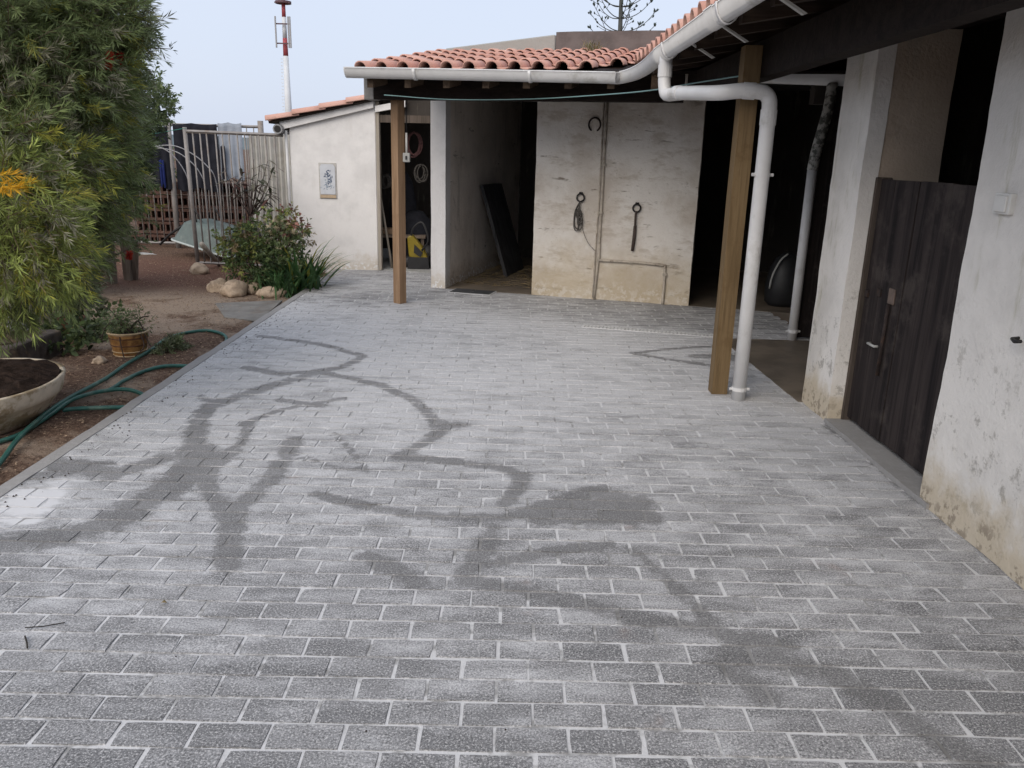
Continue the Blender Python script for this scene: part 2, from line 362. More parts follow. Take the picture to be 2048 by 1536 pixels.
# ------------------------------------------------------------------ mesh building
class MB:
    def __init__(s): s.v = []; s.f = []; s.fm = []
    def add(s, vs, fs):
        o = len(s.v); s.v += [tuple(x) for x in vs]; s.f += [tuple(i+o for i in f) for f in fs]; return s
    def box(s, o, ax, ay, az):
        """box from corner o with edge vectors"""
        o, ax, ay, az = map(Vector, (o, ax, ay, az))
        vs = [o, o+ax, o+ax+ay, o+ay, o+az, o+ax+az, o+ax+ay+az, o+ay+az]
        fs = [(0, 3, 2, 1), (4, 5, 6, 7), (0, 1, 5, 4), (1, 2, 6, 5), (2, 3, 7, 6), (3, 0, 4, 7)]
        if ax.cross(ay).dot(az) < 0: fs = [f[::-1] for f in fs]
        return s.add(vs, fs)
    def abox(s, x0, x1, y0, y1, z0, z1): return s.box((x0, y0, z0), (x1-x0, 0, 0), (0, y1-y0, 0), (0, 0, z1-z0))
    def rbox(s, o, ax, ay, az, step=.15, amp=.006, freq=3., seed=0):
        """box with gridded, slightly uneven faces"""
        o, ax, ay, az = map(Vector, (o, ax, ay, az))
        def face(p, a, b):
            na = max(1, int(a.length/step)); nb_ = max(1, int(b.length/step)); base = len(s.v)
            for j in range(nb_+1):
                for i in range(na+1):
                    q = p + a*(i/na) + b*(j/nb_)
                    d = mnoise.noise_vector(q*freq + Vector((seed, 0, 0)))*amp + mnoise.noise_vector(q*freq*4.7)*amp*.4
                    s.v.append(tuple(q+d))
            for j in range(nb_):
                for i in range(na):
                    k = base+j*(na+1)+i; s.f.append((k, k+1, k+na+2, k+na+1))
        flip = ax.cross(ay).dot(az) < 0
        def F(p, a, b):
            face(p, b, a) if flip else face(p, a, b)
        F(o, ay, ax); F(o+az, ax, ay); F(o, ax, az); F(o+ay, az, ax); F(o, az, ay); F(o+ax, ay, az)
        return s
    def prism(s, poly, ext):
        """closed polygon (list of 3d) swept by ext"""
        e = Vector(ext); n = len(poly); p = [Vector(q) for q in poly]
        s.add(p+[q+e for q in p], [tuple(range(n))[::-1], tuple(range(n, 2*n))]+[(i, (i+1) % n, (i+1) % n+n, i+n) for i in range(n)])
        return s
    def tube(s, pts, rad, n=10, cap=True, flat=1.0):
        pts = [Vector(p) for p in pts]; m = len(pts)
        rad = [rad]*m if not hasattr(rad, '__len__') else rad
        up = None; base = len(s.v)
        for i, p in enumerate(pts):
            d = (pts[min(i+1, m-1)]-pts[max(i-1, 0)]).normalized()
            if up is None:
                up = Vector((0, 0, 1)) if abs(d.z) < .9 else Vector((0, 1, 0))
            a = d.cross(up).normalized(); b = a.cross(d).normalized(); up = b
            for k in range(n):
                t = 2*math.pi*k/n; s.v.append(tuple(p+(a*math.cos(t)+b*math.sin(t)*flat)*rad[i]))
        for i in range(m-1):
            for k in range(n):
                q = base+i*n; k2 = (k+1) % n
                s.f.append((q+k, q+k2, q+n+k2, q+n+k))
        if cap:
            s.f.append(tuple(range(base, base+n))[::-1]); s.f.append(tuple(range(base+(m-1)*n, base+m*n)))
        return s
    def lathe(s, prof, cen=(0, 0, 0), n=24, sx=1., sy=1., rot=0.):
        c = Vector(cen); base = len(s.v); m = len(prof)
        for r, z in prof:
            for k in range(n):
                t = 2*math.pi*k/n; x, y = r*sx*math.cos(t), r*sy*math.sin(t)
                s.v.append((c.x+x*math.cos(rot)-y*math.sin(rot), c.y+x*math.sin(rot)+y*math.cos(rot), c.z+z))
        for i in range(m-1):
            for k in range(n):
                q = base+i*n; k2 = (k+1) % n; s.f.append((q+k, q+k2, q+n+k2, q+n+k))
        s.f.append(tuple(range(base, base+n))[::-1]); s.f.append(tuple(range(base+(m-1)*n, base+m*n)))
        return s
    def mesh(s, name, mat, smooth=False, org=(0, 0, 0)):
        me = bpy.data.meshes.new(name); o = Vector(org)
        me.from_pydata([(x-o.x, y-o.y, z-o.z) for x, y, z in s.v], [], s.f)
        if mat: me.materials.append(M(mat) if isinstance(mat, str) else mat)
        if smooth: me.polygons.foreach_set('use_smooth', [True]*len(me.polygons))
        me.update(); return me

def wloc(o):
    L = Vector((0, 0, 0))
    while o is not None: L += o.location; o = o.parent
    return L
def root(name, loc, label, cat, group=None):
    o = bpy.data.objects.new(name, None); C.objects.link(o); o.location = loc; o.empty_display_size = .1
    return tag(o, label, cat, group)
def tag(o, label, cat, group=None):
    o['label'] = label; o['category'] = cat
    if group: o['group'] = group
    return o
def part(name, mb, mat, parent=None, smooth=False, bevel=0, org=None, seg=1):
    """mesh given in world coordinates, linked under parent"""
    if org is None: org = wloc(parent) if parent else Vector(mb.v[0])
    org = Vector(org)
    me = mb.mesh(name, mat, smooth, org)
    o = bpy.data.objects.new(name, me); C.objects.link(o)
    if parent: o.parent = parent; o.location = org-wloc(parent)
    else: o.location = org
    if bevel:
        b = o.modifiers.new('bevel', 'BEVEL'); b.width = bevel; b.segments = seg; b.limit_method = 'ANGLE'
    return o
def autosmooth(o, ang=40):
    me = o.data
    bm = bmesh.new(); bm.from_mesh(me)
    for f in bm.faces: f.smooth = True
    for e in bm.edges:
        if len(e.link_faces) == 2 and e.calc_face_angle(0) > R(ang): e.smooth = False
    bm.to_mesh(me); bm.free(); return o
def inst(name, me, loc, parent=None, rot=(0, 0, 0), scale=None):
    o = bpy.data.objects.new(name, me); C.objects.link(o); o.parent = parent
    o.location = Vector(loc)-(wloc(parent) if parent else Vector((0, 0, 0))); o.rotation_euler = rot
    if scale: o.scale = scale
    return o
def struct(o): o['kind'] = 'structure'; return o
def stuff(o): o['kind'] = 'stuff'; return o
def smooth_path(pts, n=6):
    """Catmull-Rom through pts"""
    P = [Vector(p) for p in pts]; P = [P[0]*2-P[1]]+P+[P[-1]*2-P[-2]]; outp = []
    for i in range(1, len(P)-2):
        for k in range(n):
            t = k/n; a, b, c, d = P[i-1], P[i], P[i+1], P[i+2]
            outp.append(.5*((2*b)+(c-a)*t+(2*a-5*b+4*c-d)*t*t+(3*b-a-3*c+d)*t**3))
    outp.append(P[-2]); return outp

# ================================================================== GROUND
def lin(a, b, s): return list(np.arange(a, b, s))
gxs = [-900, -200, -60, -25, -14, -10]+lin(-9, -2.2, .1)+[-1, 1, 4, 12, 40, 200, 900]
gys = [-60, -10, -2]+lin(0, 14, .1)+[15, 18, 25, 40, 80, 200, 500, 1200]
mb = MB()
for y in gys:
    for x in gxs:
        z = SOIL
        if -9.05 < x < -2.25 and -.5 < y < 14:
            z += .028*mnoise.noise(Vector((x*1.1, y*1.1, 0)))+.012*mnoise.noise(Vector((x*5, y*5, 3)))+.006*mnoise.noise(Vector((x*13, y*13, 7)))
            if x < -2.45: z += .02
        else: z -= .03
        mb.v.append((x, y, z))
nx = len(gxs)
for j in range(len(gys)-1):
    for i in range(nx-1):
        k = j*nx+i; mb.f.append((k, k+1, k+nx+1, k+nx))
struct(part('ground', mb, 'soil', smooth=True, org=(0, 0, SOIL)))

# paving: bed of pale sand-cement, pavers standing 5 mm proud of it
def paved_edge(x, y):
    q = Vector((x, y, 0))-BA; s, t = q.dot(BU), q.dot(BV)
    if s > -.02: return t < .06
    return y < (10.74 if x < -1.745 else 10.74-.22*(x+1.745))
bed = MB(); idx = {}
bxs = list(np.linspace(-2.25, 2.75, 101)); bys = list(np.linspace(-.6, 10.75, 228))
for j_ in range(len(bys)-1):
    for i_ in range(len(bxs)-1):
        if not paved_edge((bxs[i_]+bxs[i_+1])/2, (bys[j_]+bys[j_+1])/2): continue
        q = []
        for (ii, jj) in ((i_, j_), (i_+1, j_), (i_+1, j_+1), (i_, j_+1)):
            if (ii, jj) not in idx: idx[(ii, jj)] = len(bed.v); bed.v.append((bxs[ii], bys[jj], -.0028))
            q.append(idx[(ii, jj)])
        bed.f.append(tuple(q))
pav = struct(part('paving', bed, 'joint_sand', org=(0, 0, 0))); set_damp(pav.data)
PX, PY, JT = .2045, .1025, .0050
def paver_quads(x0, x1, y0, y1, z, tilt=(0, 0), na=4, nb_=2):
    b = .0035; vs = []; fs = []
    jit = lambda a: random.uniform(-a, a)
    for j in range(nb_+1):
        for i in range(na+1):
            x = x0+b+(x1-x0-2*b)*i/na; y = y0+b+(y1-y0-2*b)*j/nb_
            if i in (0, na): x += jit(.0019)
            if j in (0, nb_): y += jit(.0016)
            if i in (0, na) and j in (0, nb_) and random.random() < .07:      # chipped corner
                f_c = random.uniform(.3, 1); x += .009*f_c*(1 if i == 0 else -1); y += .006*f_c*(1 if j == 0 else -1)
            vs.append((x, y, z+(x-x0)*tilt[0]+(y-y0)*tilt[1]))
    for j in range(nb_):
        for i in range(na):
            k = j*(na+1)+i; fs.append((k, k+1, k+na+2, k+na+1))
    o = len(vs)
    for (x, y) in ((x0, y0), (x1, y0), (x1, y1), (x0, y1)): vs.append((x, y, z-.011+(x-x0)*tilt[0]+(y-y0)*tilt[1]))
    c = (0, na, (nb_+1)*(na+1)-1, nb_*(na+1))
    for k in range(4): fs.append((o+k, o+(k+1) % 4, c[(k+1) % 4], c[k]))
    return vs, fs
def inside_paving(x, y):
    if y < 5.06: return x < 1.99
    q = Vector((x, y, 0))-BA; s, t = q.dot(BU), q.dot(BV)
    if x > 1.93 and y < 6.95: return False
    if x > 2.72: return False
    if s > -.02: return t < .01
    return y < (10.66 if x < -1.745 else 10.66-.22*(x+1.745))
pv = []
off = 0.
nrow = int((10.7-.95)/PY)
for r in range(nrow):
    y = .95+r*PY; off = .6*off+random.uniform(-.014, .014)
    xs = -2.24-PX+(r % 2)*PX*.5+off
    while xs < 2.8:
        xm = xs+PX/2
        if xs+PX > -2.21 and inside_paving(xm if y > 5.06 else xs, y):
            bend = .006*math.sin(xm*1.3+.7)
            x0 = max(xs+JT/2, -2.242); x1 = xs+PX-JT/2
            if x1-x0 > .025: pv.append((x0, x1, y+JT/2+bend, y+PY-JT/2+bend))
        xs += PX
# the 300 that show largest: in view and nearest
def seen(x, y):
    v = Vector((x, y, 0))-CAM; d = v.dot(fw)
    return d > .2 and abs(v.dot(cr)/d*FPX) < 1050 and abs(v.dot(cu)/d*FPX) < 790
order = sorted(range(len(pv)), key=lambda i: (not seen((pv[i][0]+pv[i][1])/2, (pv[i][2]+pv[i][3])/2), pv[i][2]))
single = set(order[:300])
big = MB(); rn = []
for i, (x0, x1, y0, y1) in enumerate(pv):
    jx, jy, jz = random.uniform(-.0022, .0022), random.uniform(-.0016, .0016), random.uniform(-.0010, .0012)
    tl = (random.uniform(-.006, .006), random.uniform(-.01, .01))
    if i in single:
        cx, cy = (x0+x1)/2+jx, (y0+y1)/2+jy
        m = MB().add(*paver_quads(-(x1-x0)/2, (x1-x0)/2, -(y1-y0)/2, (y1-y0)/2, 0, tl)).mesh('paver', 'paver')
        set_damp(m, (cx, cy))
        inst('paver', m, (cx, cy, jz), pav, (0, 0, random.uniform(-.01, .01)))
    else:
        q = paver_quads(x0+jx, x1+jx, y0+jy, y1+jy, jz, tl); big.add(*q); rn += [random.random()]*len(q[1])
pf = stuff(part('far_pavers', big, 'paver', pav)); set_damp(pf.data)
a = pf.data.attributes.new('rnd', 'FLOAT', 'FACE'); a.data.foreach_set('value', rn)
# kerb strip along the garden
struct(part('kerb', MB().rbox((-2.318, -.6, -.16), (.070, 0, 0), (0, 11.38, 0), (0, 0, .161), .10, .006, 5), 'kerb_concrete', org=(-2.3, 0, -.16)))
# damp bare concrete in the alley
struct(part('alley_floor', MB().prism([(1.94, 5.07, -.1), (2.76, 5.07, -.1), (2.76, 6.97, -.1), (1.90, 6.97, -.1)], (0, 0, .104)), 'wet_concrete', org=(2, 6, -.1)))

# ================================================================== ROOF TILE
def tile_mesh():
    prof = []
    for k in range(4): prof.append((-.105+.1*k/3, .004-.012*math.sin(math.pi*k/3)))            # pan
    for k in range(1, 8):
        t = math.pi*(1-k/7); prof.append((.052+.058*math.cos(t), .004+.056*math.sin(t)))         # barrel
    m = MB(); L = .43; th = .013; n = len(prof)
    for y in (0, L):
        tp = 1.0 if y == 0 else .93
        for d in (0, -th):
            for (x, z) in prof: m.v.append((x*tp, y, z*tp+d+(.016 if y == 0 else 0)))
    for k in range(n-1):
        m.f += [(k, k+1, 2*n+k+1, 2*n+k), (n+k+1, n+k, 3*n+k, 3*n+k+1), (k+1, k, n+k, n+k+1), (2*n+k, 2*n+k+1, 3*n+k+1, 3*n+k)]
    m.f += [(0, 2*n, 3*n, n), (2*n-1, 4*n-1, 3*n-1, n-1)]
    me = m.mesh('roof_tile', 'roof_clay', True)
    return me
TILE = tile_mesh()
SL = .17; SLA = math.atan(SL); EZ = 2.235
def zback(t): return EZ+SL*(t+1.6)
EZR = 2.335                                                         # the side roof's eave sits a little higher
def zright(x): return EZR+SL*(x-1.12)
VAL = (EZR-EZ)/SL

# ================================================================== REAR STABLE
base = st(0, 0, 0)
rs = root('stable_block', base, 'low old stable with red tiled lean-to roof across the back of the yard', 'stable')
part('floor', MB().prism([st(.0, 0, -.1), st(4.4, 0, -.1), st(4.4, 3.4, -.1), st(.0, 3.4, -.1)], (0, 0, .103)), 'wet_concrete', rs)
# left dividing wall, its front end a white pillar
part('pillar', MB().rbox(st(0, 0, 0), BU*.178, BV*.16, (0, 0, 2.44), .1, .004, 3), 'white_plaster', rs)
part('dividing_wall', MB().rbox(st(.004, .165, 0), BU*.17, BV*3.1, (0, 0, 2.6), .16, .008, 3), 'bare_block_wall', rs)
part('front_wall', MB().rbox(st(1.222, 0, 0), BU*1.752, BV*.17, (0, 0, 2.44), .06, .009, 3.3), 'old_white_plaster', rs, smooth=True)
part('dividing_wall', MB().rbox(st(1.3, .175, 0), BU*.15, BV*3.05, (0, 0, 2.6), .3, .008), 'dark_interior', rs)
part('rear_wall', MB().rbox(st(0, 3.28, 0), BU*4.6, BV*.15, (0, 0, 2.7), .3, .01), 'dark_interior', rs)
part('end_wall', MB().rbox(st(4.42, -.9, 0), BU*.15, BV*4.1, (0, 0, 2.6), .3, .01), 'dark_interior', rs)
# roof: boarded deck, tiles, parapet
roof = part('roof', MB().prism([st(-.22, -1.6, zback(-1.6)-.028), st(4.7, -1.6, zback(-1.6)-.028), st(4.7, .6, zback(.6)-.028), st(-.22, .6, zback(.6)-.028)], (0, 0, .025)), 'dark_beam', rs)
part('flat_roof', MB().prism([st(-.02, .61, 2.46), st(4.7, .61, 2.46), st(4.7, 3.45, 2.46), st(-.02, 3.45, 2.46)], (0, 0, .12)), 'concrete', rs)
par = MB(); 
par.prism([st(-.05, .6, 2.45), st(1.25, .6, 2.45), st(1.25, .6, 2.825), st(-.05, .6, 2.69)], BV*.16)
part('parapet', par, 'concrete', rs, bevel=.012)
simple('parapet_dark', (.15, .13, .125), .9, 0, .3, 5, spec=.1, bump=.3)
part('parapet', MB().rbox(st(1.255, .61, 2.45), BU*3.4, BV*.14, (0, 0, .405), .2, .006), 'parapet_dark', rs)
rotb = -BETA
ncol = 23; GA = .345
for c in range(ncol):
    s = -.105+c*.2085
    for k in range(7):
        t = -1.64+k*GA*.985
        P = st(s, t, 0)
        if P.x-1.12+VAL > (t+1.6)+.12: continue
        if t > .42: continue
        o = inst('roof_tile', TILE, st(s, t, zback(t)+.012), roof, (SLA-.022+random.uniform(-.008, .008), random.uniform(-.02, .02), rotb+random.uniform(-.012, .012)))
# beam, rafters
part('beam', MB().rbox(st(-.19, -1.25, 2.01), BU*3.02, BV*.14, (0, 0, .235), .2, .003, 3), 'dark_beam', rs)
simple('beam_end', (.30, .29, .28), .9, 0, .3, 12)
part('beam_end', MB().box(st(-.205, -1.256, 2.005), BU*.10, BV*.152, (0, 0, .2)), 'beam_end', rs, bevel=.004)
for k in range(8):
    s = -.02+k*.372
    part('rafter', MB().prism([st(s, -1.57, zback(-1.57)-.15), st(s, -1.57, zback(-1.57)-.03), st(s, .55, zback(.55)-.03), st(s, .55, zback(.55)-.15)], BU*.062), 'rafter_wood', rs)
# wooden post
P1 = gz(800, 606)
def post(parent, c, h, wd, rot, mat, name='post'):
    a = Vector((math.cos(rot), math.sin(rot), 0))*wd; b = Vector((-math.sin(rot), math.cos(rot), 0))*wd
    return part(name, MB().rbox(Vector(c)-a/2-b/2, a, b, (0, 0, h), .12, .0012, 4), mat, parent, bevel=.004)
post(rs, (P1.x, P1.y, .002), 2.03, .094, R(-38), 'pine_post')
# gutter of the rear stable
def gutter(parent, pts, wr, dp, mat='pvc_white', name='gutter', th=.004):
    m = MB(); pts = [Vector(p) for p in pts]; n = 10; N = len(pts)
    prof = [(-wr, 0)]+[(wr*math.cos(math.pi*(1-k/n)), -dp*math.sin(math.pi*(k/n))) for k in range(1, n)]+[(wr, 0)]
    prof = [(-wr-.003, -.003), (-wr-.002, .003)]+prof+[(wr+.002, .003), (wr+.003, -.003)]
    q = len(prof); inner = [(x*(1-th/wr*1.5), z+th) for x, z in prof]
    for i, p in enumerate(pts):
        d = (pts[min(i+1, N-1)]-pts[max(i-1, 0)]).normalized(); a = d.cross(Vector((0, 0, 1))).normalized()
        for pr in (prof, inner):
            for x, z in pr: m.v.append(tuple(p+a*x+Vector((0, 0, z))))
    for i in range(N-1):
        for k in range(q-1):
            A = i*2*q; B = A+2*q
            m.f += [(A+k, A+k+1, B+k+1, B+k), (A+q+k+1, A+q+k, B+q+k, B+q+k+1)]
    for i in (0, N-1):
        A = i*2*q
        for k in range(q-1): m.f.append((A+k, A+q+k, A+q+k+1, A+k+1))
    return part(name, m, mat, parent, smooth=True), prof
def gutter_cap(parent, p, d, wr, dp):
    m = MB(); n = 12; p = Vector(p); d = Vector(d).normalized(); a = d.cross(Vector((0, 0, 1))).normalized()
    poly = [p+a*(wr*1.05*math.cos(math.pi*(1-k/n)))+Vector((0, 0, -dp*1.04*math.sin(math.pi*k/n)+.004)) for k in range(n+1)]
    part('end_cap', MB().prism(poly, d*.012), 'pvc_white', parent)
gL, gR = st(-.165, -1.665, 2.250), st(2.30, -1.665, 2.208)
g1, _ = gutter(rs, [gL, gR], .060, .086)
gutter_cap(g1, gL-(gR-gL).normalized()*.012, (gR-gL), .060, .086)
def bracket(parent, p, d, wr, dp):
    p = Vector(p); d = Vector(d).normalized(); a = d.cross(Vector((0, 0, 1))).normalized()
    pts = [p+a*(wr*1.1*math.cos(math.pi*(1-k/10)))+Vector((0, 0, -dp*1.07*math.sin(math.pi*k/10))) for k in range(11)]
    m = MB()
    for q in pts: m.v += [tuple(q-d*.014), tuple(q+d*.014)]
    for k in range(10): m.f.append((2*k, 2*k+1, 2*k+3, 2*k+2))
    o = part('bracket', m, 'pvc_white', parent, smooth=True)
    so = o.modifiers.new('solid', 'SOLIDIFY'); so.thickness = .006; so.offset = 0
gd = (gR-gL)
for f in (.27, .70): bracket(g1, gL+gd*f, gd, .0575, .085)
simple('conduit_shade_paint', (.50, .445, .375), .8, 0, .35, 14, spec=.2, dirt=(.16, .12, .09), dirtamt=.7)  # darker, blotchy tone imitates the outline shadows along the pipes
# painted-over conduit pipes on the front wall
def wallp(s, z, d=.02): return st(s, -d, z)
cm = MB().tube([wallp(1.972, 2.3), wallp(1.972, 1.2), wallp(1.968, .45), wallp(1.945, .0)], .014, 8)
part('conduit', cm, 'conduit_shade_paint', rs, smooth=True)
part('conduit', MB().tube([wallp(1.935, 2.3, .012), wallp(1.94, 1.1, .012), wallp(1.93, .52, .012), wallp(1.93, .02, .012)], .009, 8), 'conduit_shade_paint', rs, smooth=True)
part('conduit', MB().tube(smooth_path([wallp(1.972, .62), wallp(1.976, .47), wallp(2.0, .44), wallp(2.35, .44), wallp(2.66, .425), wallp(2.695, .40), wallp(2.70, .2), wallp(2.70, 0)], 4), .015, 8), 'conduit_shade_paint', rs, smooth=True)
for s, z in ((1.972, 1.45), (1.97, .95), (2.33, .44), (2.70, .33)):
    part('pipe_clip', MB().box(wallp(s-.022, z-.012, .042), BU*.044, BV*.04, (0, 0, .024)), 'conduit_shade_paint', rs)

# ================================================================== RIGHT-HAND BUILDING
rb = root('side_building', (2.0, 3.5, 0), 'white plastered building with wooden half door along the right of the yard', 'building')
WX = 1.972
part('wall', MB().rbox((WX, -2.2, 0), (.43, 0, 0), (0, 5.69, 0), (0, 0, 2.40), .07, .010, 2.6), 'near_wall_plaster', rb, smooth=True)
part('pier', MB().rbox((WX, 4.662, 0), (.10, 0, 0), (0, .43, 0), (0, 0, 2.37), .06, .006, 3.4), 'near_wall_plaster', rb)
part('reveal', MB().rbox((WX+.101, 4.668, 0), (.34, 0, 0), (0, .41, 0), (0, 0, 2.40), .1, .006), 'raw_reveal', rb)
part('lintel', MB().abox(WX+.02, WX+.43, 3.4, 4.75, 2.24, 2.40), 'dark_beam', rb)
part('threshold', MB().rbox((WX-.015, 3.40, -.05), (.45, 0, 0), (0, 1.26, 0), (0, 0, .075), .08, .005, 5), 'kerb_concrete', rb)
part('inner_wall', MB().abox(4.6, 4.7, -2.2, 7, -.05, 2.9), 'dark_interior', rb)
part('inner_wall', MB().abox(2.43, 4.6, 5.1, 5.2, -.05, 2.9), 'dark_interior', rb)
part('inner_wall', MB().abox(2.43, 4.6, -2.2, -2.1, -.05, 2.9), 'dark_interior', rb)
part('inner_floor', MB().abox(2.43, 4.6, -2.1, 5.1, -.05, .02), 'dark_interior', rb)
# alley: wall and door at its end
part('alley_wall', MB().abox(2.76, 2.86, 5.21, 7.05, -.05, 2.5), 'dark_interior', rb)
ad = part('alley_door', MB().abox(2.60, 3.4, 7.06, 7.10, .01, 2.0), 'door_wood', rb)
for k in range(4): part('plank', MB().abox(2.605+k*.2, 2.797+k*.2, 7.042, 7.058, .02, 1.98), 'door_wood', ad)
part('alley_lintel', MB().abox(2.5, 3.5, 7.05, 7.16, 2.0, 2.5), 'dark_interior', rb)
# half door
DX = 2.085
dr = part('half_door', MB().abox(DX+.028, DX+.05, 3.42, 4.66, .04, 1.44), 'door_wood', rb)
edges = [3.40, 3.60, 3.885, 4.20, 4.47, 4.66]
for k in range(5):
    jj = random.uniform(-.003, .003)
    part('plank', MB().rbox((DX+jj, edges[k]+.004, .045+random.uniform(0, .01)), (.026, 0, 0), (0, edges[k+1]-edges[k]-.008, 0), (0, 0, 1.40+random.uniform(-.006, .004)), .15, .0015, 4, seed=k*7), 'door_wood', dr, bevel=.003)
part('cross_batten', MB().abox(DX-.02, DX-.004, 3.41, 3.62, 1.06, 1.22), 'door_wood', dr, bevel=.003)
simple('door_patch', (.15, .11, .09), .8, 0, .4, 14, dirt=(.06, .045, .04), dirtamt=.6)
part('patch', MB().abox(DX-.008, DX-.002, 3.49, 3.62, .20, .36), 'door_patch', dr)
part('latch_plate', MB().abox(DX-.012, DX-.002, 4.265, 4.335, .80, .885), 'door_patch', dr, bevel=.003)
part('latch_bolt', MB().tube([(DX-.018, 4.30, .80), (DX-.02, 4.30, .4)], .011, 8), 'rusty_iron', dr, smooth=True)
part('handle', MB().tube([(DX, 4.47, .545), (DX-.022, 4.465, .545), (DX-.022, 4.385, .545), (DX, 4.38, .545)], .008, 8), 'plastic_grey', dr, smooth=True)
part('door_frame', MB().abox(DX-.03, DX+.06, 4.64, 4.662, .02, 1.46), 'frame_wood', rb, bevel=.004)
for y_, z_ in ((4.605, .81), (4.45, .84)): part('strike', MB().abox(DX-.012, DX-.001, y_-.02, y_+.02, z_-.02, z_+.02), 'rusty_iron', dr)
# roof
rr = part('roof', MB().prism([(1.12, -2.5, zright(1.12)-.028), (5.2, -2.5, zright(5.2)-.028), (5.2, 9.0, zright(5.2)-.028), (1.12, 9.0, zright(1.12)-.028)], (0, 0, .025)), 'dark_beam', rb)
for c in range(50):
    y = 8.9-c*.2085
    if y < -.5: continue
    for k in range(14):
        x = 1.08+k*GA*.985
        q = Vector((x, y, 0))-BA; t = q.dot(BV)
        if (x-1.12+VAL) < (t+1.6)-.05: continue
        if x > (3.3 if y > 5.5 else 1.9): continue
        inst('roof_tile', TILE, (x, y, zright(x)+.012), rr, (SLA-.022+random.uniform(-.01, .01), random.uniform(-.02, .02), R(-90)+random.uniform(-.015, .015)))
part('beam', MB().rbox((1.506, -2.4, 2.02), (.105, 0, 0), (0, 9.78, 0), (0, 0, .215), .25, .003, 3), 'dark_beam', rb)
for k in range(18):
    y = 7.0-k*.52
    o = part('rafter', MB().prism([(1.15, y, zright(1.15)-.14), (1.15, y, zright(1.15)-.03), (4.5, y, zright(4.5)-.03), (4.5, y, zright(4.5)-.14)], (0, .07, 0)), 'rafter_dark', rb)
P2 = Vector((1.448, 5.255, .002))
post(rb, P2, 2.20, .105, 0, 'pine_post_front')
# right gutter with corner piece, outlet and downpipe
GX = 1.06
gpts = [(GX, -2.3, 2.293), (GX, 5.9, 2.285)]
g2, _ = gutter(rb, gpts, .056, .092)
g3, _ = gutter(rb, [(GX, 5.84, 2.285), (GX, 6.2, 2.283)], .061, .102, name='gutter_outlet')
cp = smooth_path([(GX, 6.15, 2.280), (GX-.005, 6.75, 2.255), (1.0, 7.08, 2.232), (.90, 7.24, 2.217), tuple(st(2.25, -1.665, 2.209))], 4)
gutter(rb, cp, .0585, .088, name='gutter_corner')
for y in (5.86, 4.35, 2.5, .6): bracket(g2, (GX, y, 2.288), (0, 1, 0), .058, .096)
for y in (4.55, 2.9):
    gutter(g2, [(GX, y-.09, 2.29), (GX, y+.09, 2.29)], .0605, .100, name='union')
for y in (5.45, 4.7, 3.8, 2.9):
    part('strap', MB().prism([(GX+.05, y, 2.235), (GX+.20, y, 2.15), (GX+.215, y, 2.155), (GX+.05, y, 2.247)], (0, .03, 0)), 'plastic_grey', g2)
pr_ = .045
h0, h1 = gy(1352, 186, 5.78), gy(1436, 186, 5.17)
dp = smooth_path([(GX, 6.0, 2.22), (GX, 6.0, 2.10), (GX, 5.995, 2.04), (GX+.01, 5.965, h0.z+.01), (GX+.03, 5.92, h0.z-.002)], 3)
dp += [h0.lerp(h1, f) for f in (.15, .5, .9)]
dp += smooth_path([h1+Vector((.02, -.04, 0)), (1.38, 5.108, 1.935), (1.46, 5.10, 1.932), (1.51, 5.10, 1.922), (1.538, 5.10, 1.89), (1.546, 5.10, 1.84), (1.546, 5.10, 1.75)], 3)
dp += [(1.546, 5.10, 1.0), (1.546, 5.10, .0)]
dpo = part('downpipe', MB().tube(dp, pr_, 16), 'pvc_white', rb, smooth=True)
def collar(parent, a, b, r, mat='pvc_white', name='collar'):
    return part(name, MB().tube([a, b], r, 16), mat, parent, smooth=False)
collar(dpo, (1.546, 5.10, 1.83), (1.546, 5.10, 1.74), pr_+.004)
collar(dpo, (GX, 6.0, 2.16), (GX, 6.0, 2.08), pr_+.005)
collar(dpo, (1.38, 5.108, 1.935), (1.45, 5.10, 1.932), pr_+.004)
collar(dpo, h0.lerp(h1, .0), h0.lerp(h1, .12), pr_+.003)
for z in (1.45, .075):
    collar(dpo, (1.546, 5.10, z-.012), (1.546, 5.10, z+.012), pr_+.004, name='clip')
    for s in (-1, 1): part('bolt', MB().tube([(1.546+s*.046, 5.092, z), (1.546+s*.066, 5.092, z)], .01, 8), 'pvc_white', dpo)
# inner gutter and mossy rear downpipe
g4, _ = gutter(rb, [(1.55, 7.0, 2.235), (2.74, 7.0, 2.225)], .06, .085, name='inner_gutter')
rp = part('rear_downpipe', MB().tube([(2.542, 6.985, 0), (2.538, 6.985, .7), (2.536, 6.985, 1.5)], .04, 14), 'pvc_white', rb, smooth=True)
part('mossy_length', MB().tube(smooth_path([(2.536, 6.985, 1.47), (2.55, 6.985, 1.62), (2.60, 6.985, 1.92), (2.612, 6.985, 2.05), (2.612, 6.985, 2.16)], 4), .044, 14), 'pvc_mossy', rp, smooth=True)
collar(rp, (2.542, 6.985, .07), (2.542, 6.985, .095), .046, name='clip')
for s in (-1, 1): part('bolt', MB().tube([(2.542+s*.045, 6.98, .082), (2.542+s*.062, 6.98, .082)], .01, 8), 'pvc_white', rp)

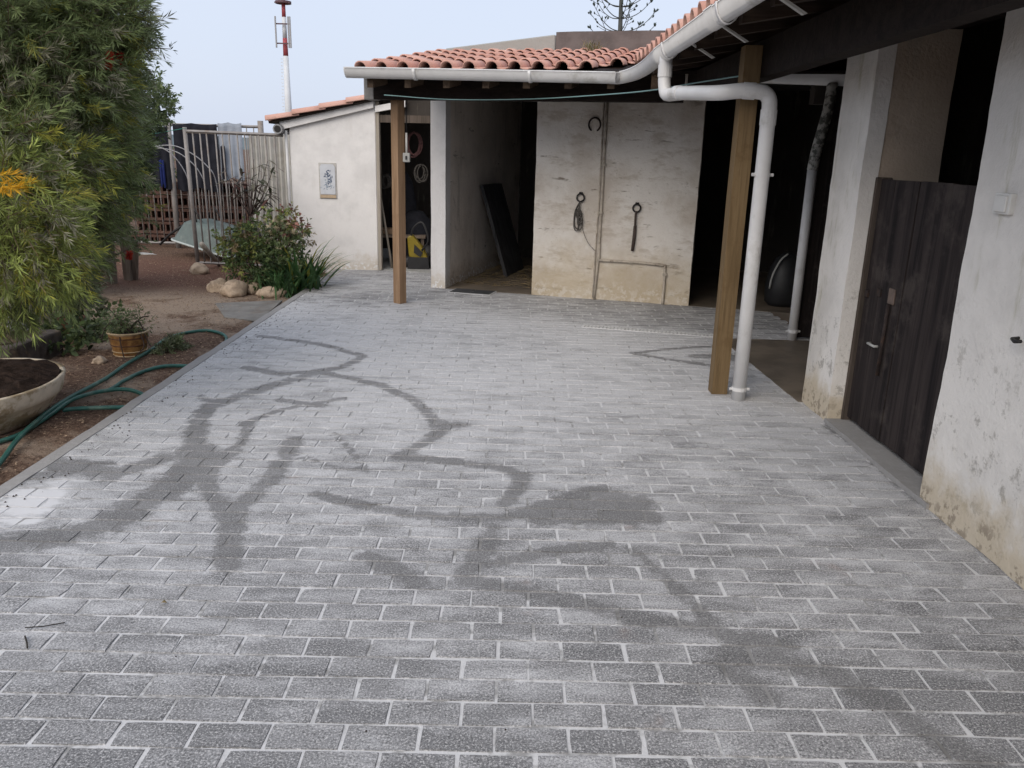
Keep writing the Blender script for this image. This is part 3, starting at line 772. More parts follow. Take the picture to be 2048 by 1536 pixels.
# ================================================================== TOOL SHED
ts = root('tool_shed', (-2.3, 10.7, 0), 'small white rendered shed with sloping tiled roof behind the flower bed', 'shed')
zt = lambda x: 1.815+.29*(x+2.866)
part('gable_wall', MB().prism([(-2.85, 10.7, -.12), (-1.745, 10.7, -.12), (-1.745, 10.7, zt(-1.745)), (-2.85, 10.7, zt(-2.85))], (0, .14, 0)), 'white_plaster', ts, bevel=.01)
part('side_wall', MB().abox(-2.85, -2.71, 10.85, 13.2, -.12, 1.83), 'white_plaster', ts)
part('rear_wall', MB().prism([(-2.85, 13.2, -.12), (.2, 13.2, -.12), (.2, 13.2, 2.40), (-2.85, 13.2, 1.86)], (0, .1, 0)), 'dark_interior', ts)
part('floor', MB().prism([(-1.74, 10.73, -.1), (-.6, 10.48, -.1), (.15, 13.2, -.1), (-2.7, 13.2, -.1), (-2.7, 10.86, -.1)], (0, 0, .103)), 'concrete', ts)
jd = Vector((1.13, -.25, 0)).normalized()
part('door_jamb', MB().box((-1.742, 10.69, 0), jd*.045, (0, .12, 0), (0, 0, 2.13)), 'pale_wood', ts, bevel=.004)
part('door_lintel', MB().box((-1.742, 10.66, 2.0), jd*.40+Vector((0, 0, .07)), (0, .14, 0), (0, 0, .075)), 'white_plaster', ts)
part('over_door', MB().box((-1.742, 10.78, 1.96), jd*1.12, (0, .06, 0), (0, 0, .5)), 'dark_interior', ts)
part('door_head', MB().box(Vector((-1.70, 10.70, 1.88)), jd*1.06, (0, .08, 0), (0, 0, .09)), 'frame_wood', ts)
srz = lambda x: 1.845+.233*(x+3.083)
srf = part('roof', MB().prism([(-3.07, 10.58, srz(-3.07)-.02), (-.6, 10.58, srz(-.6)-.02), (-.6, 13.4, srz(-.6)-.02), (-3.07, 13.4, srz(-3.07)-.02)], (0, 0, .025)), 'dark_beam', ts)
part('verge_board', MB().prism([(-2.95, 10.64, srz(-2.95)-.12), (-1.76, 10.64, srz(-1.76)-.10), (-1.76, 10.64, srz(-1.76)-.025), (-2.95, 10.64, srz(-2.95)-.025)], (0, .055, 0)), 'white_plaster', ts)
sa = math.atan(.233)
for k in range(7):
    for j in range(5):
        x = -3.10+k*.34
        inst('roof_tile', TILE, (x, 10.66+j*.2085, srz(x)+.010), srf, (sa-.02+random.uniform(-.01, .01), 0, R(-90)+random.uniform(-.02, .02)))
part('downpipe', MB().tube([(-2.885, 10.68, 1.75), (-2.88, 10.68, 1.0), (-2.865, 10.68, -.06)], .018, 8), 'white_metal', ts, smooth=True)
lamp_c = gy(557, 258, 10.6)
part('gutter_stub', MB().tube([lamp_c+Vector((0, -.05, 0)), lamp_c+Vector((0, .5, 0))], .06, 14), 'galvanised', ts)
part('stub_hole', MB().tube([lamp_c+Vector((0, -.056, 0)), lamp_c+Vector((0, -.045, 0))], .042, 14), 'black_iron', ts)

# ================================================================== THINGS ON THE WALLS
def ring_pts(c, r, u, v, a0=0, a1=2*math.pi, n=20):
    return [Vector(c)+Vector(u)*r*math.cos(a0+(a1-a0)*k/n)+Vector(v)*r*math.sin(a0+(a1-a0)*k/n) for k in range(n+1)]
ZV = Vector((0, 0, 1))
hs = MB().tube(ring_pts(wallp(1.85, 1.855, .022), .062, BU, ZV*1.1, R(-62), R(242), 22), [.012]+[.015]*21+[.012], 8, flat=.6)
tag(part('horseshoe', hs, 'rusty_iron', smooth=True, org=wallp(1.85, 1.79, .02)), 'rusty iron horseshoe hung open end down high on the stained white wall', 'horseshoe')
def tie_ring(s, z, label):
    r = root('tie_ring', wallp(s, z-.05, .02), label, 'ring', 'iron tie rings on the stable wall')
    part('ring', MB().tube(ring_pts(wallp(s, z, .026), .041, BU, ZV, 0, 2*math.pi, 20), .009, 8), 'black_iron', r, smooth=True)
    part('staple', MB().tube([wallp(s-.012, z+.05, -.005), wallp(s-.01, z+.052, .036), wallp(s+.01, z+.052, .036), wallp(s+.012, z+.05, -.005)], .009, 8), 'black_iron', r, smooth=True)
tie_ring(1.739, 1.10, 'iron ring holding a bunched grey rope on the stained wall')
tie_ring(2.352, 1.015, 'iron ring holding a dark hanging strap on the stained wall')
rope = MB(); s0, z0 = 1.728, 1.06
for k in range(5):
    dx = random.uniform(-.03, .03); zz = random.uniform(.74, .9)
    rope.tube(smooth_path([wallp(s0+.01, z0+.005, .035), wallp(s0-.02+dx, .95, .03+.006*k), wallp(s0-.025+dx*1.2, zz, .03), wallp(s0+dx*.5, zz-.04, .03), wallp(s0+.02+dx, zz+.03, .032), wallp(s0+.02, .95, .036)], 5), .006, 6)
rope.tube(ring_pts(wallp(s0, .93, .04), .03, BU, ZV*1.4, 0, 2*math.pi*2, 26), .009, 6)
rope.tube(ring_pts(wallp(s0+.02, .86, .045), .022, BU, ZV*1.6, 0, 2*math.pi, 14), .012, 6)
rope.tube(smooth_path([wallp(s0+.03, .86, .04), wallp(s0+.06, .74, .03), wallp(s0+.12, .62, .03), wallp(s0+.2, .54, .03)], 5), .003, 5)
simple('rope_grey', (.12, .11, .10), .9, 0, .4, 60, spec=.1)
tag(part('lead_rope', rope, 'rope_grey', smooth=True, org=wallp(s0, .7, .03)), 'bunched grey lead rope with trailing end hanging from the left iron ring', 'rope')
strap = MB().tube(smooth_path([wallp(2.349, .985, .036), wallp(2.346, .92, .034), wallp(2.348, .80, .03)], 4), .012, 8)
strap.tube([wallp(2.348, .83, .03), wallp(2.345, .7, .028), wallp(2.335, .56, .028)], [.017, .019, .017], 8, flat=.5)
tag(part('leather_strap', strap, 'leather', smooth=True, org=wallp(2.34, .56, .03)), 'dark leather strap hanging straight from the right iron ring', 'strap')
# light switch + hook on the near wall
sw = root('light_switch', (WX-.006, 3.255, 1.35), 'white square light switch on the near right wall', 'switch')
part('back_plate', MB().abox(WX-.022, WX+.004, 3.20, 3.31, 1.352, 1.434), 'plastic_white', sw, bevel=.005, seg=2)
part('rocker', MB().abox(WX-.030, WX-.020, 3.215, 3.29, 1.36, 1.425), 'plastic_white', sw, bevel=.003)
hk = MB().tube([(WX+.01, 3.02, .90), (WX-.035, 3.0, .90), (WX-.05, 2.96, .898), (WX-.045, 2.93, .905)], .007, 8)
tag(part('wall_hook', hk, 'black_iron', smooth=True, org=(WX, 3.0, .9)), 'short black iron hook sticking out of the near right wall', 'hook')
# switch box with conduit on the far post
sb = root('switch_box', (P1.x+.06, P1.y-.05, 1.35), 'small grey switch box with conduit on the side of the far wooden post', 'switch')
q = gy(813, 315, P1.y-.03)
part('box', MB().abox(q.x-.035, q.x+.035, q.y-.02, q.y+.03, q.z-.045, q.z+.045), 'plastic_grey', sb, bevel=.006)
part('toggle', MB().abox(q.x-.008, q.x+.008, q.y-.03, q.y-.018, q.z-.02, q.z+.015), 'dark_plastic', sb)
part('conduit', MB().tube([(q.x, q.y+.01, q.z+.04), (q.x, q.y+.01, q.z+.235)], .011, 8), 'plastic_white', sb, smooth=True)
part('cable', MB().tube([(q.x, q.y+.01, q.z+.23), (q.x+.004, q.y+.012, 2.03)], .005, 6), 'dark_plastic', sb, smooth=True)
# washing line under the eave
wl = smooth_path([gy(768, 190, 7.75), gy(900, 199, 7.72), gy(1060, 198, 7.55), gy(1200, 190, 7.0), gy(1300, 181, 6.55), gy(1390, 166, 6.0), gy(1480, 152, 5.4)], 6)
tag(part('washing_line', MB().tube(wl, .005, 6), 'line_teal', smooth=True, org=wl[0]), 'thin teal washing line sagging under the eave in front of the stable', 'line')
# painted tile panel on the shed
az = root('tile_panel', (-2.375, 10.69, .913), 'white glazed tile panel with blue painted figure on the white shed wall', 'tile panel')
x0, x1, z0, z1 = -2.490, -2.262, .915, 1.367
part('border', MB().abox(x0, x1, 10.690, 10.702, z0, z1), 'azulejo_border', az, bevel=.003)
f_ = part('field', MB().prism([(x0+.018, 10.681, z0+.055), (x1-.018, 10.681, z0+.055), (x1-.016, 10.681, z1-.05), (x1-.04, 10.681, z1-.018), (x0+.04, 10.681, z1-.018), (x0+.016, 10.681, z1-.05)], (0, .004, 0)), 'azulejo_white', az)
part('lower_band', MB().abox(x0+.012, x1-.012, 10.681, 10.685, z0+.01, z0+.05), 'azulejo_ochre', az)
def blot(name, pts, mat, y=10.679):
    cx, cz = (x0+x1)/2, (z0+z1)/2+.01
    poly = smooth_path([(cx+a, y, cz+b) for a, b in pts]+[(cx+pts[0][0], y, cz+pts[0][1])], 3)[:-1]
    part(name, MB().prism(poly, (0, .003, 0)), mat, az)
env = [(.012, .118, .020, 5), (.0, .075, .028, 6), (.028, .05, .030, 8), (.035, .0, .026, 7), (.0, .0, .040, 8), (-.035, .055, .018, 4), (.0, -.05, .045, 9), (-.02, -.09, .045, 7), (.03, -.095, .04, 6)]
for gi, (ex, ez, er, n_) in enumerate(env):
    for k in range(n_):
        a_, l_, w_ = random.uniform(0, 3.14), random.uniform(.010, .024), random.uniform(.004, .009)
        cx_, cz_ = ex+random.gauss(0, er*.5), ez+random.gauss(0, er*.5)
        ca_, sa_ = math.cos(a_), math.sin(a_)
        pts_ = [(cx_+ca_*u_*l_-sa_*v_*w_, cz_+sa_*u_*l_+ca_*v_*w_) for u_, v_ in ((-1, 0), (-.4, .8), (.5, .7), (1, 0), (.4, -.8), (-.5, -.7))]
        blot('brush_stroke', pts_, 'azulejo_blue' if (gi < 7 and random.random() < .7) else 'azulejo_grey', 10.6795-.0002*random.random())

# ================================================================== PAVING FITTINGS
d0, d1 = Vector((.70, 7.36, 0)), Vector((2.02, 7.03, 0)); dd = (d1-d0).normalized(); dn = Vector((-dd.y, dd.x, 0))
simple('slate_grey', (.07, .072, .076), .6, .2, .3, 10)
dc = root('drain_channel', (d0+d1)/2, 'long slotted steel drain channel set in the paving below the eave', 'drain')
m = MB()
for e in (-.052, .044): m.box(d0+dn*e+Vector((0, 0, -.004)), dd*(d1-d0).length, dn*.008, (0, 0, .011))
part('side_rail', m, 'drain_steel', dc)
part('trough', MB().box(d0-dn*.044+Vector((0, 0, -.003)), dd*(d1-d0).length, dn*.088, (0, 0, .005)), 'slate_grey', dc)
N = 40; L = (d1-d0).length
m = MB()
for k in range(N): m.box(d0+dd*(k*L/N)-dn*.044+Vector((0, 0, .0025)), dd*(L/N*.55), dn*.088, (0, 0, .004))
m.box(d0-dn*.006+Vector((0, 0, .003)), dd*L, dn*.012, (0, 0, .004))
part('grating', m, 'drain_steel', dc)
mc = gz(945, 584); ms = root('drain_cover', mc, 'square dark drain cover sunk in the paving at the stable doorway', 'drain cover')
part('frame', MB().box(mc-BU*.25-BV*.14+Vector((0, 0, -.004)), BU*.5, BV*.28, (0, 0, .009)), 'drain_steel', ms)
for i_ in range(2): part('plate', MB().box(mc-BU*(.235-.24*i_)-BV*.125+Vector((0, 0, .004)), BU*.23, BV*.25, (0, 0, .005)), 'slate_grey', ms)

# ================================================================== INSIDE THE STABLE AND SHED
bd = MB().rbox(st(.565, 1.15, .01), Vector(st(.215, 1.15, 1.15))-Vector(st(.565, 1.15, .01)), BV*.85, BU*.045, .2, .004)
tag(part('leaning_board', bd, 'board_wood', org=st(.57, 1.2, 0)), 'big dark board leaning on the bare wall inside the open stable', 'board')
m = MB()
for k in range(420):
    s_, t_ = random.uniform(.2, 1.18), random.uniform(.35, 2.4); a_ = random.uniform(0, 6.28); L_ = random.uniform(.04, .12)
    p = st(s_, t_, .006+random.uniform(0, .012)); e = Vector((math.cos(a_), math.sin(a_), random.uniform(-.05, .1)))*L_
    m.box(p, e, Vector((-e.y, e.x, 0)).normalized()*.004, (0, 0, .003))
o = stuff(part('straw_litter', m, 'straw', org=st(.6, 1, 0))); o['label'] = 'loose straw scattered over the stable floor'; o['category'] = 'straw'
# dark sack in the far right bay
sk = MB(); c_ = gy(1565, 612, 8.75); c_.z = .003
sk.lathe([(.16, 0), (.21, .05), (.22, .22), (.19, .40), (.13, .52), (.05, .58)], c_, 14, 1, .8)
so = root('dark_sack', c_, 'bulging black sack with pale rim in the dark right bay', 'sack')
part('bag', sk, 'dark_plastic', so, smooth=True)
part('rim', MB().tube(smooth_path([c_+Vector((-.20, -.10, .20)), c_+Vector((-.19, -.12, .34)), c_+Vector((-.13, -.13, .50)), c_+Vector((-.05, -.12, .58))], 4), .010, 6), 'plastic_grey', so, smooth=True)
# tool shed contents
def coil(c, r, n, mat, label, name='rope_coil', k=1.6):
    m = MB()
    for i in range(n):
        rr_ = r*random.uniform(.8, 1.05); ph = random.uniform(-.03, .03)
        m.tube(ring_pts(Vector(c)+Vector((ph, random.uniform(-.04, .02), -rr_*k)), rr_, (1, 0, 0), (0, 0, k), 0, 2*math.pi, 24), .010, 6)
    m.tube([Vector(c)+Vector((0, .3, 0)), Vector(c)+Vector((0, -.05, .005))], .012, 6)
    return tag(part(name, m, mat, smooth=True, org=c), label, 'rope', 'ropes hanging in the tool shed')
coil(gy(828, 265, 11.2), .10, 4, 'rope_pink', 'long faded pink rope loops hanging behind the far wooden post')
coil(gy(842, 330, 11.05), .07, 4, 'rope_white', 'pale looped cord hanging below the pink rope in the shed')
coil(gy(772, 350, 11.3), .06, 3, 'rope_white', 'small pale cord loop left of the far wooden post')
y0 = 10.95
pw = root('pressure_washer', gy(838, 525, y0), 'yellow and black machine standing on the tool shed floor', 'machine')
pc = gy(838, 525, y0); pc.z = .005; pw.location = pc
part('base', MB().rbox(pc+Vector((-.14, -.1, 0)), (.28, 0, 0), (0, .22, 0), (0, 0, .16), .1, .01, 6), 'dark_plastic', pw, bevel=.03, seg=2)
part('body', MB().prism([pc+Vector((-.13, -.08, .16)), pc+Vector((.10, -.08, .05)), pc+Vector((.14, -.08, .12)), pc+Vector((.05, -.08, .30)), pc+Vector((-.09, -.08, .46)), pc+Vector((-.15, -.08, .42))], (0, .14, 0)), 'yellow_plastic', pw, bevel=.02, seg=2)
part('grip', MB().prism([pc+Vector((-.06, -.095, .22)), pc+Vector((.03, -.095, .16)), pc+Vector((.06, -.095, .22)), pc+Vector((-.05, -.095, .33))], (0, .02, 0)), 'dark_plastic', pw)
for s_ in (-1, 1): part('wheel', MB().tube([pc+Vector((s_*.15, .05, .08)), pc+Vector((s_*.18, .05, .08))], .08, 16), 'dark_plastic', pw)
part('hose', MB().tube(smooth_path([pc+Vector((.05, -.1, .25)), pc+Vector((.14, -.14, .40)), pc+Vector((.06, -.1, .62)), pc+Vector((-.06, -.08, .55)), pc+Vector((-.1, -.06, .42))], 5), .014, 8), 'dark_plastic', pw, smooth=True)
def clutter(name, label, cat_, c, prof, mat, sx=1., sy=1.):
    c = Vector(c); c.z = .004
    m_ = MB().lathe(prof, c, 14, sx, sy)
    for k, v in enumerate(m_.v):
        v = Vector(v); m_.v[k] = tuple(v+mnoise.noise_vector(v*7)*.03*min(1, max(0, v.z*8)))
    return tag(part(name, m_, mat, smooth=True, org=c), label, cat_)
clutter('dark_bucket', 'dark rubber bucket beside the yellow machine in the shed', 'bucket', gy(858, 520, 11.25), [(.11, 0), (.13, .1), (.15, .28), (.14, .28)], 'dark_plastic')
clutter('feed_sack', 'slumped dark sack piled behind the yellow machine', 'sack', gy(832, 500, 11.55), [(.16, 0), (.24, .1), (.25, .35), (.20, .6), (.10, .72)], 'black_cloth')
clutter('feed_sack', 'tall dark bundle standing at the back of the tool shed', 'sack', gy(806, 500, 11.8), [(.15, 0), (.2, .2), (.19, .8), (.15, 1.1), (.06, 1.25)], 'black_cloth')
bc = gy(780, 475, 11.3)
tag(part('cardboard_box', MB().abox(bc.x-.16, bc.x+.14, 11.25, 11.5, .42, bc.z+.12), 'cardboard', bevel=.006, org=(bc.x, 11.3, .42)), 'brown cardboard box on the bench inside the tool shed', 'box')
bn = root('work_bench', (bc.x, 11.4, 0), 'rough dark bench carrying a cardboard box in the tool shed', 'bench')
part('top', MB().abox(bc.x-.3, bc.x+.5, 11.2, 11.7, .38, .418), 'grey_wood', bn)
for dx in (-.27, .44):
    for yy in (11.23, 11.63): part('leg', MB().abox(bc.x+dx, bc.x+dx+.04, yy, yy+.04, .004, .379), 'grey_wood', bn)
tag(part('spade_handle', MB().tube([gy(784, 536, 10.9), gy(760, 385, 10.98)], [.016, .013], 8), 'pale_wood', smooth=True, org=gy(784, 536, 10.9)), 'slanting wooden tool handle just inside the shed doorway', 'handle')

# ================================================================== BACKGROUND: MAST, PINE, HILL
mp = Vector((-31.9, 120, SOIL)); mt = root('radio_mast', mp, 'tall red and white radio mast rising far behind the fence', 'mast')
zs = [(0, 'mast_white', .75, .52, 14.9), ]
part('lower_section', MB().lathe([(.62, 0), (.36, 14.0)], mp, 12), 'mast_white', mt, smooth=True)
for za, zb_, ra, rb2, mt_ in ((14.0, 16.3, .36, .32, 'mast_red'), (16.3, 19.0, .31, .29, 'mast_white'), (19.0, 21.0, .28, .26, 'mast_red'), (21.0, 23.0, .26, .24, 'mast_white')):
    part('mast_section', MB().lathe([(ra, za), (rb2, zb_)], mp, 12), mt_, mt, smooth=True)
m = MB()
for zz in np.arange(.5, 14, .45): m.box(mp+Vector((-.95+.022*zz, -.25, zz)), (.25, 0, 0), (0, .08, 0), (0, 0, .1))
part('ladder', m, 'mast_white', mt)
for zz in (15.4, 17.9, 20.6):
    part('bracket', MB().abox(mp.x-1.05, mp.x+1.05, 119.3, 119.45, zz, zz+.16), 'mast_dark', mt)
for dx in (-1.0, 1.0, .75):
    part('antenna_panel', MB().abox(mp.x+dx-.09, mp.x+dx+.09, 119.1, 119.28, 14.9, 18.9), 'galvanised', mt)
part('platform', MB().lathe([(1.1, 20.7), (1.1, 21.0)], mp, 14), 'mast_dark', mt)
# Norfolk-type pine
pp_ = Vector((4.86, 40, SOIL)); pt = root('conifer_tree', pp_, 'sparse conifer with tiered upswept branches showing above the tiled roof', 'tree')
part('trunk', MB().tube([pp_, pp_+Vector((0, 0, 7)), pp_+Vector((-.07, 0, 9.5)), pp_+Vector((-.05, 0, 11))], [.2, .11, .07, .03], 8), 'pine_bark', pt, smooth=True)
br = MB(); tuft = MB()
for z in [4.6, 5.3, 5.95, 6.6, 7.2, 7.75, 8.25, 8.75, 9.2, 9.6, 10.0]:
    L = max(.3, 1.6*(1-max(0, z-7.6)/3.6))
    for k in range(5):
        a_ = k*2*math.pi/5+z*2.1+random.uniform(-.25, .25); d = Vector((math.cos(a_), math.sin(a_), 0))
        p0 = pp_+Vector((-.03, 0, z)); l = L*random.uniform(.75, 1.08)
        pts = smooth_path([p0, p0+d*l*.35+ZV*.05*l, p0+d*l*.7+ZV*.24*l, p0+d*l+ZV*.55*l], 4)
        br.tube(pts, [.026*(1-.6*i/len(pts)) for i in range(len(pts))], 5)
        sd = Vector((-d.y, d.x, 0))
        for i, s_ in ((7, 1), (9, -1), (11, 1)):
            q = pts[i]; e = (d*.5+sd*s_*.9+ZV*.45).normalized()*l*random.uniform(.16, .26)
            br.tube([q, q+e*.5, q+e+ZV*.03], [.012, .01, .008], 4)
            for j_ in range(3):
                g = (e.normalized()+Vector((random.uniform(-.7, .7), random.uniform(-.7, .7), random.uniform(.2, 1)))).normalized()*random.uniform(.08, .15)
                tuft.tube([q+e, q+e+g*.6, q+e+g], [.02, .03, .008], 5)
        q = pts[-1]
        for j_ in range(4):
            e = (d*random.uniform(-.2, .9)+ZV*.9+Vector((random.uniform(-.6, .6), random.uniform(-.6, .6), 0))).normalized()*random.uniform(.10, .22)
            tuft.tube([q, q+e*.6, q+e], [.022, .034, .008], 5)
part('branches', br, 'pine_bark', pt, smooth=True)
simple('pine_needles', (.075, .095, .085), .95, 0, .4, 3, spec=.05)
part('crown', tuft, 'pine_needles', pt, smooth=True)
m = MB(); hx = np.linspace(-700, 900, 60)
for x in hx:
    h = 7+6*mnoise.noise(Vector((x*.006, 3, 0)))+2*mnoise.noise(Vector((x*.03, 1, 0)))
    m.v += [(x, 640, -1), (x, 660, max(3, h)), (x, 900, max(3, h)*.8)]
for i in range(59):
    k = 3*i; m.f += [(k, k+3, k+4, k+1), (k+1, k+4, k+5, k+2)]
struct(part('hill', m, 'hill_green', smooth=True, org=(0, 640, 0)))

# ================================================================== GARDEN: FENCES AND BACKGROUND THINGS
def soilz(x, y):
    z = SOIL+.028*mnoise.noise(Vector((x*1.1, y*1.1, 0)))+.012*mnoise.noise(Vector((x*5, y*5, 3)))
    return z+.02 if x < -2.45 else z
def bar(parent, a, b, r, mat='fence_paint', name='bar', n=6): return part(name, MB().tube([a, b], r, n), mat, parent, smooth=True)
nf = root('garden_fence', (-3.5, 10.75, SOIL), 'grey metal bar fence between the leaning post and the white shed', 'fence')
A0, A1 = Vector((-4.20, 10.83, 0)), Vector((-2.92, 10.66, 0))
zt0, zt1 = 1.71, 1.69
bar(nf, (A0.x, A0.y, -.1), (A0.x-.03, A0.y, 1.76), .028, 'fence_paint', 'post', 8)
part('top_rail', MB().tube([(A0.x-.03, A0.y, zt0), (A1.x, A1.y, zt1)], .022, 4), 'fence_paint', nf)
part('bottom_rail', MB().tube([(A0.x, A0.y, .02), (A1.x, A1.y, .02)], .018, 4), 'fence_paint', nf)
for k in range(1, 13):
    p = A0.lerp(A1, k/13); j = random.uniform(-.012, .012)
    bar(nf, (p.x, p.y, .02), (p.x-.025+j, p.y, zt0-.01), .0105)
bf = root('rear_fence', (-5.2, 13.0, SOIL), 'tall grey bar fence standing before the stack of hollow bricks', 'fence')
for x in (-6.75, -5.33, -3.90): bar(bf, (x, 13.0, -.1), (x, 13.0, 1.93), .045, 'fence_paint', 'post', 8)
for z in (1.84, .02): part('rail', MB().tube([(-6.75, 13.0, z), (-3.9, 13.0, z)], .022, 4), 'fence_paint', bf)
for k in range(1, 26): bar(bf, (-6.75+k*.1096, 13.0, .02), (-6.75+k*.1096, 13.0, 1.84), .0085)
# curved white tubes of an old arch
ha = root('tube_arch', (-4.7, 11.6, SOIL), 'bent pale metal tubes of an old garden arch beside the fence', 'arch')
for px in ([(262, 300), (300, 291), (332, 300), (358, 325), (377, 362), (386, 420), (395, 500)], [(262, 304), (305, 296), (345, 301), (375, 318), (400, 346), (412, 385), (420, 500)], [(262, 308), (310, 293), (350, 292), (385, 308), (412, 330), (430, 356), (440, 420), (445, 500)]):
    part('tube', MB().tube(smooth_path([gy(x, y, 11.5) for x, y in px]+[Vector((gy(*px[-1], 11.5).x, 11.5, SOIL))], 5),   .0075, 7), 'galvanised', ha, smooth=True)
# hollow brick stack
bs = root('brick_stack', (-5.0, 13.4, SOIL), 'rough wall of dark hollow bricks with holes facing out behind the fence', 'brick wall')
def hollow_brick():
    m = MB(); W, D, H = .285, .2, .195; t = .026
    m.abox(-W/2, W/2, 0, D, 0, t+.018); m.abox(-W/2, W/2, 0, D, H-t-.018, H)
    for k in range(4):
        x = -W/2+k*(W-t)/3; m.abox(x, x+t, .004, D-.004, t+.0185, H-t-.0185)
    m.abox(-W/2, W/2, D+.001, D+.015, 0, H)
    return m.mesh('brick', 'hollow_brick')
HB = hollow_brick()
for r in range(5):
    for k in range(8):
        x = -6.15+k*.296+(r % 2)*.13
        if r == 4 and k < 1: continue
        inst('brick', HB, (x+random.uniform(-.01, .01), 13.42+random.uniform(-.02, .02), SOIL-.01+r*.213), bs, (0, 0, random.uniform(-.04, .04)))
def cloth(name, px0, px1, top, bot, Y, mat, label, cat, waves=5, amp=.03):
    """hanging sheet between two pixel columns"""
    m = MB(); nxx, nz = 26, 14
    xa, xb = gy(px0, top, Y).x, gy(px1, top, Y).x; ztop, zbot = gy(px0, top, Y).z, gy(px0, bot, Y).z
    for side in (0, 1):
        for j in range(nz+1):
            for i in range(nxx+1):
                f, g = i/nxx, j/nz
                x = xa+(xb-xa)*f; z = ztop+(zbot-ztop)*g-.03*math.sin(f*9)*g-.02*abs(math.sin(f*5+1))*(1-g)
                y = Y+amp*math.sin(f*waves*6.28+.8*math.sin(g*3))*(.3+.7*g)+.02*mnoise.noise(Vector((x*5, z*3, side*.0+Y)))+side*.006
                m.v.append((x, y, z))
    q = (nxx+1)*(nz+1)
    for j in range(nz):
        for i in range(nxx):
            k = j*(nxx+1)+i; m.f += [(k, k+1, k+nxx+2, k+nxx+1), (q+k+1, q+k, q+k+nxx+1, q+k+nxx+2)]
    for i in range(nxx): m.f += [(i+1, i, q+i, q+i+1)]
    return tag(part(name, m, mat, smooth=True, org=(xa, Y, zbot)), label, cat)
cloth('black_sheet', 344, 433, 245, 378, 12.94, 'black_cloth', 'large black sheet hung over the rear fence beside the grey sheet', 'sheet')
cloth('black_sheet', 280, 333, 250, 374, 12.94, 'black_cloth', 'narrow black sheet hung left of the tall fence post', 'sheet', 3)
cloth('blue_cloth', 317, 327, 318, 372, 12.88, 'blue_cloth', 'small strip of dark blue cloth below the black sheets', 'cloth', 2, .015)
cloth('grey_sheet', 435, 482, 244, 358, 12.94, 'grey_cloth', 'pale blue grey sheet hung over the rear fence', 'sheet', 3, .02)
cloth('black_strip', 440, 449, 290, 362, 12.88, 'black_cloth', 'ragged black strip hanging against the pale grey sheet', 'sheet', 2, .012)
m = MB(); n_ = 40
xa, xb = gy(498, 300, 11.9).x, gy(592, 300, 11.9).x
for side in (0, 1):
    for i in range(n_+1):
        x = xa+(xb-xa)*i/n_; y = 11.9+.018*math.sin(i*math.pi/2)+side*.004
        m.v += [(x, y, SOIL), (x, y, 1.72)]
for i in range(n_):
    k = 2*i; q = 2*(n_+1); m.f += [(k, k+2, k+3, k+1), (q+k+2, q+k, q+k+1, q+k+3), (k+1, k+3, q+k+3, q+k+1)]
tag(part('corrugated_sheet', m, 'corrugated', org=(xa, 11.9, SOIL)), 'upright off white corrugated metal sheet beside the shed corner', 'metal sheet')
# pale stacked blocks behind the bars
for k in range(6):
    p = gy(470+9*(k % 3)*2, 300+26*(k//3), 13.5)
# upturned wheelbarrow
wc = gy(432, 512, 12.0); wc.z = SOIL+.02
wb = root('wheelbarrow', wc, 'green wheelbarrow lying upside down behind the bar fence', 'wheelbarrow')
def wpt(x, y, z):     # local frame, rotated and tipped
    v = Matrix.Rotation(R(-24), 3, 'Z') @ (Matrix.Rotation(R(10), 3, 'Y') @ Vector((x, y, z))); return wc+v+Vector((0, 0, .12))
def rrect(a, b, z, r, n=4, sh=0):
    o = []
    for (sx, sy, a0) in ((1, 1, 0), (-1, 1, 90), (-1, -1, 180), (1, -1, 270)):
        for k in range(n+1):
            t = R(a0+90*k/n); o.append(wpt(sx*(a-r)+r*math.cos(t)+sh, sy*(b-r)+r*math.sin(t), z))
    return o
m = MB(); rings = [rrect(.56, .36, .05, .12), rrect(.54, .345, .06, .11), rrect(.44, .28, .33, .1, sh=.03), rrect(.38, .23, .375, .09, sh=.04), rrect(.1, .06, .38, .03, sh=.04)]
n_ = len(rings[0])
for r in rings: m.v += [tuple(p) for p in r]
for i in range(len(rings)-1):
    for k in range(n_): m.f.append((i*n_+k, i*n_+(k+1) % n_, (i+1)*n_+(k+1) % n_, (i+1)*n_+k))
m.f.append(tuple(range((len(rings)-1)*n_, len(rings)*n_)))
o = part('tray', m, 'barrow_green', wb, smooth=True); so_ = o.modifiers.new('solid', 'SOLIDIFY'); so_.thickness = .006
part('rim', MB().tube(rings[0]+[rings[0][0]], .016, 8), 'barrow_rim', wb, smooth=True)
for s_ in (-1, 1): part('handle', MB().tube([wpt(-.35, s_*.24, .33), wpt(-.62, s_*.27, .10), wpt(-.80, s_*.28, -.10)], .018, 8), 'black_iron', wb, smooth=True)
part('wheel', MB().tube([wpt(.62, -.04, .36), wpt(.62, .04, .36)], .17, 20), 'dark_plastic', wb)
for s_ in (-1, 1): part('leg', MB().tube([wpt(-.2, s_*.2, .37), wpt(-.25, s_*.2, .56), wpt(-.1, s_*.2, .40)], .014, 6), 'black_iron', wb, smooth=True)
pa, pb = gy(403, 488, 10.55), gz(438, 528, SOIL+.05)
tag(part('pale_pole', MB().tube([pa, pb], .034, 10), 'pale_wood', smooth=True, org=pb), 'short pale pole leaning against the foot of the fence post', 'pole')
struct(part('concrete_edge', MB().rbox((-6.4, 12.25, SOIL-.03), (2.0, -.25, 0), (0, .12, 0), (0, 0, .055), .2, .01), 'concrete', org=(-5.4, 12.2, SOIL)))
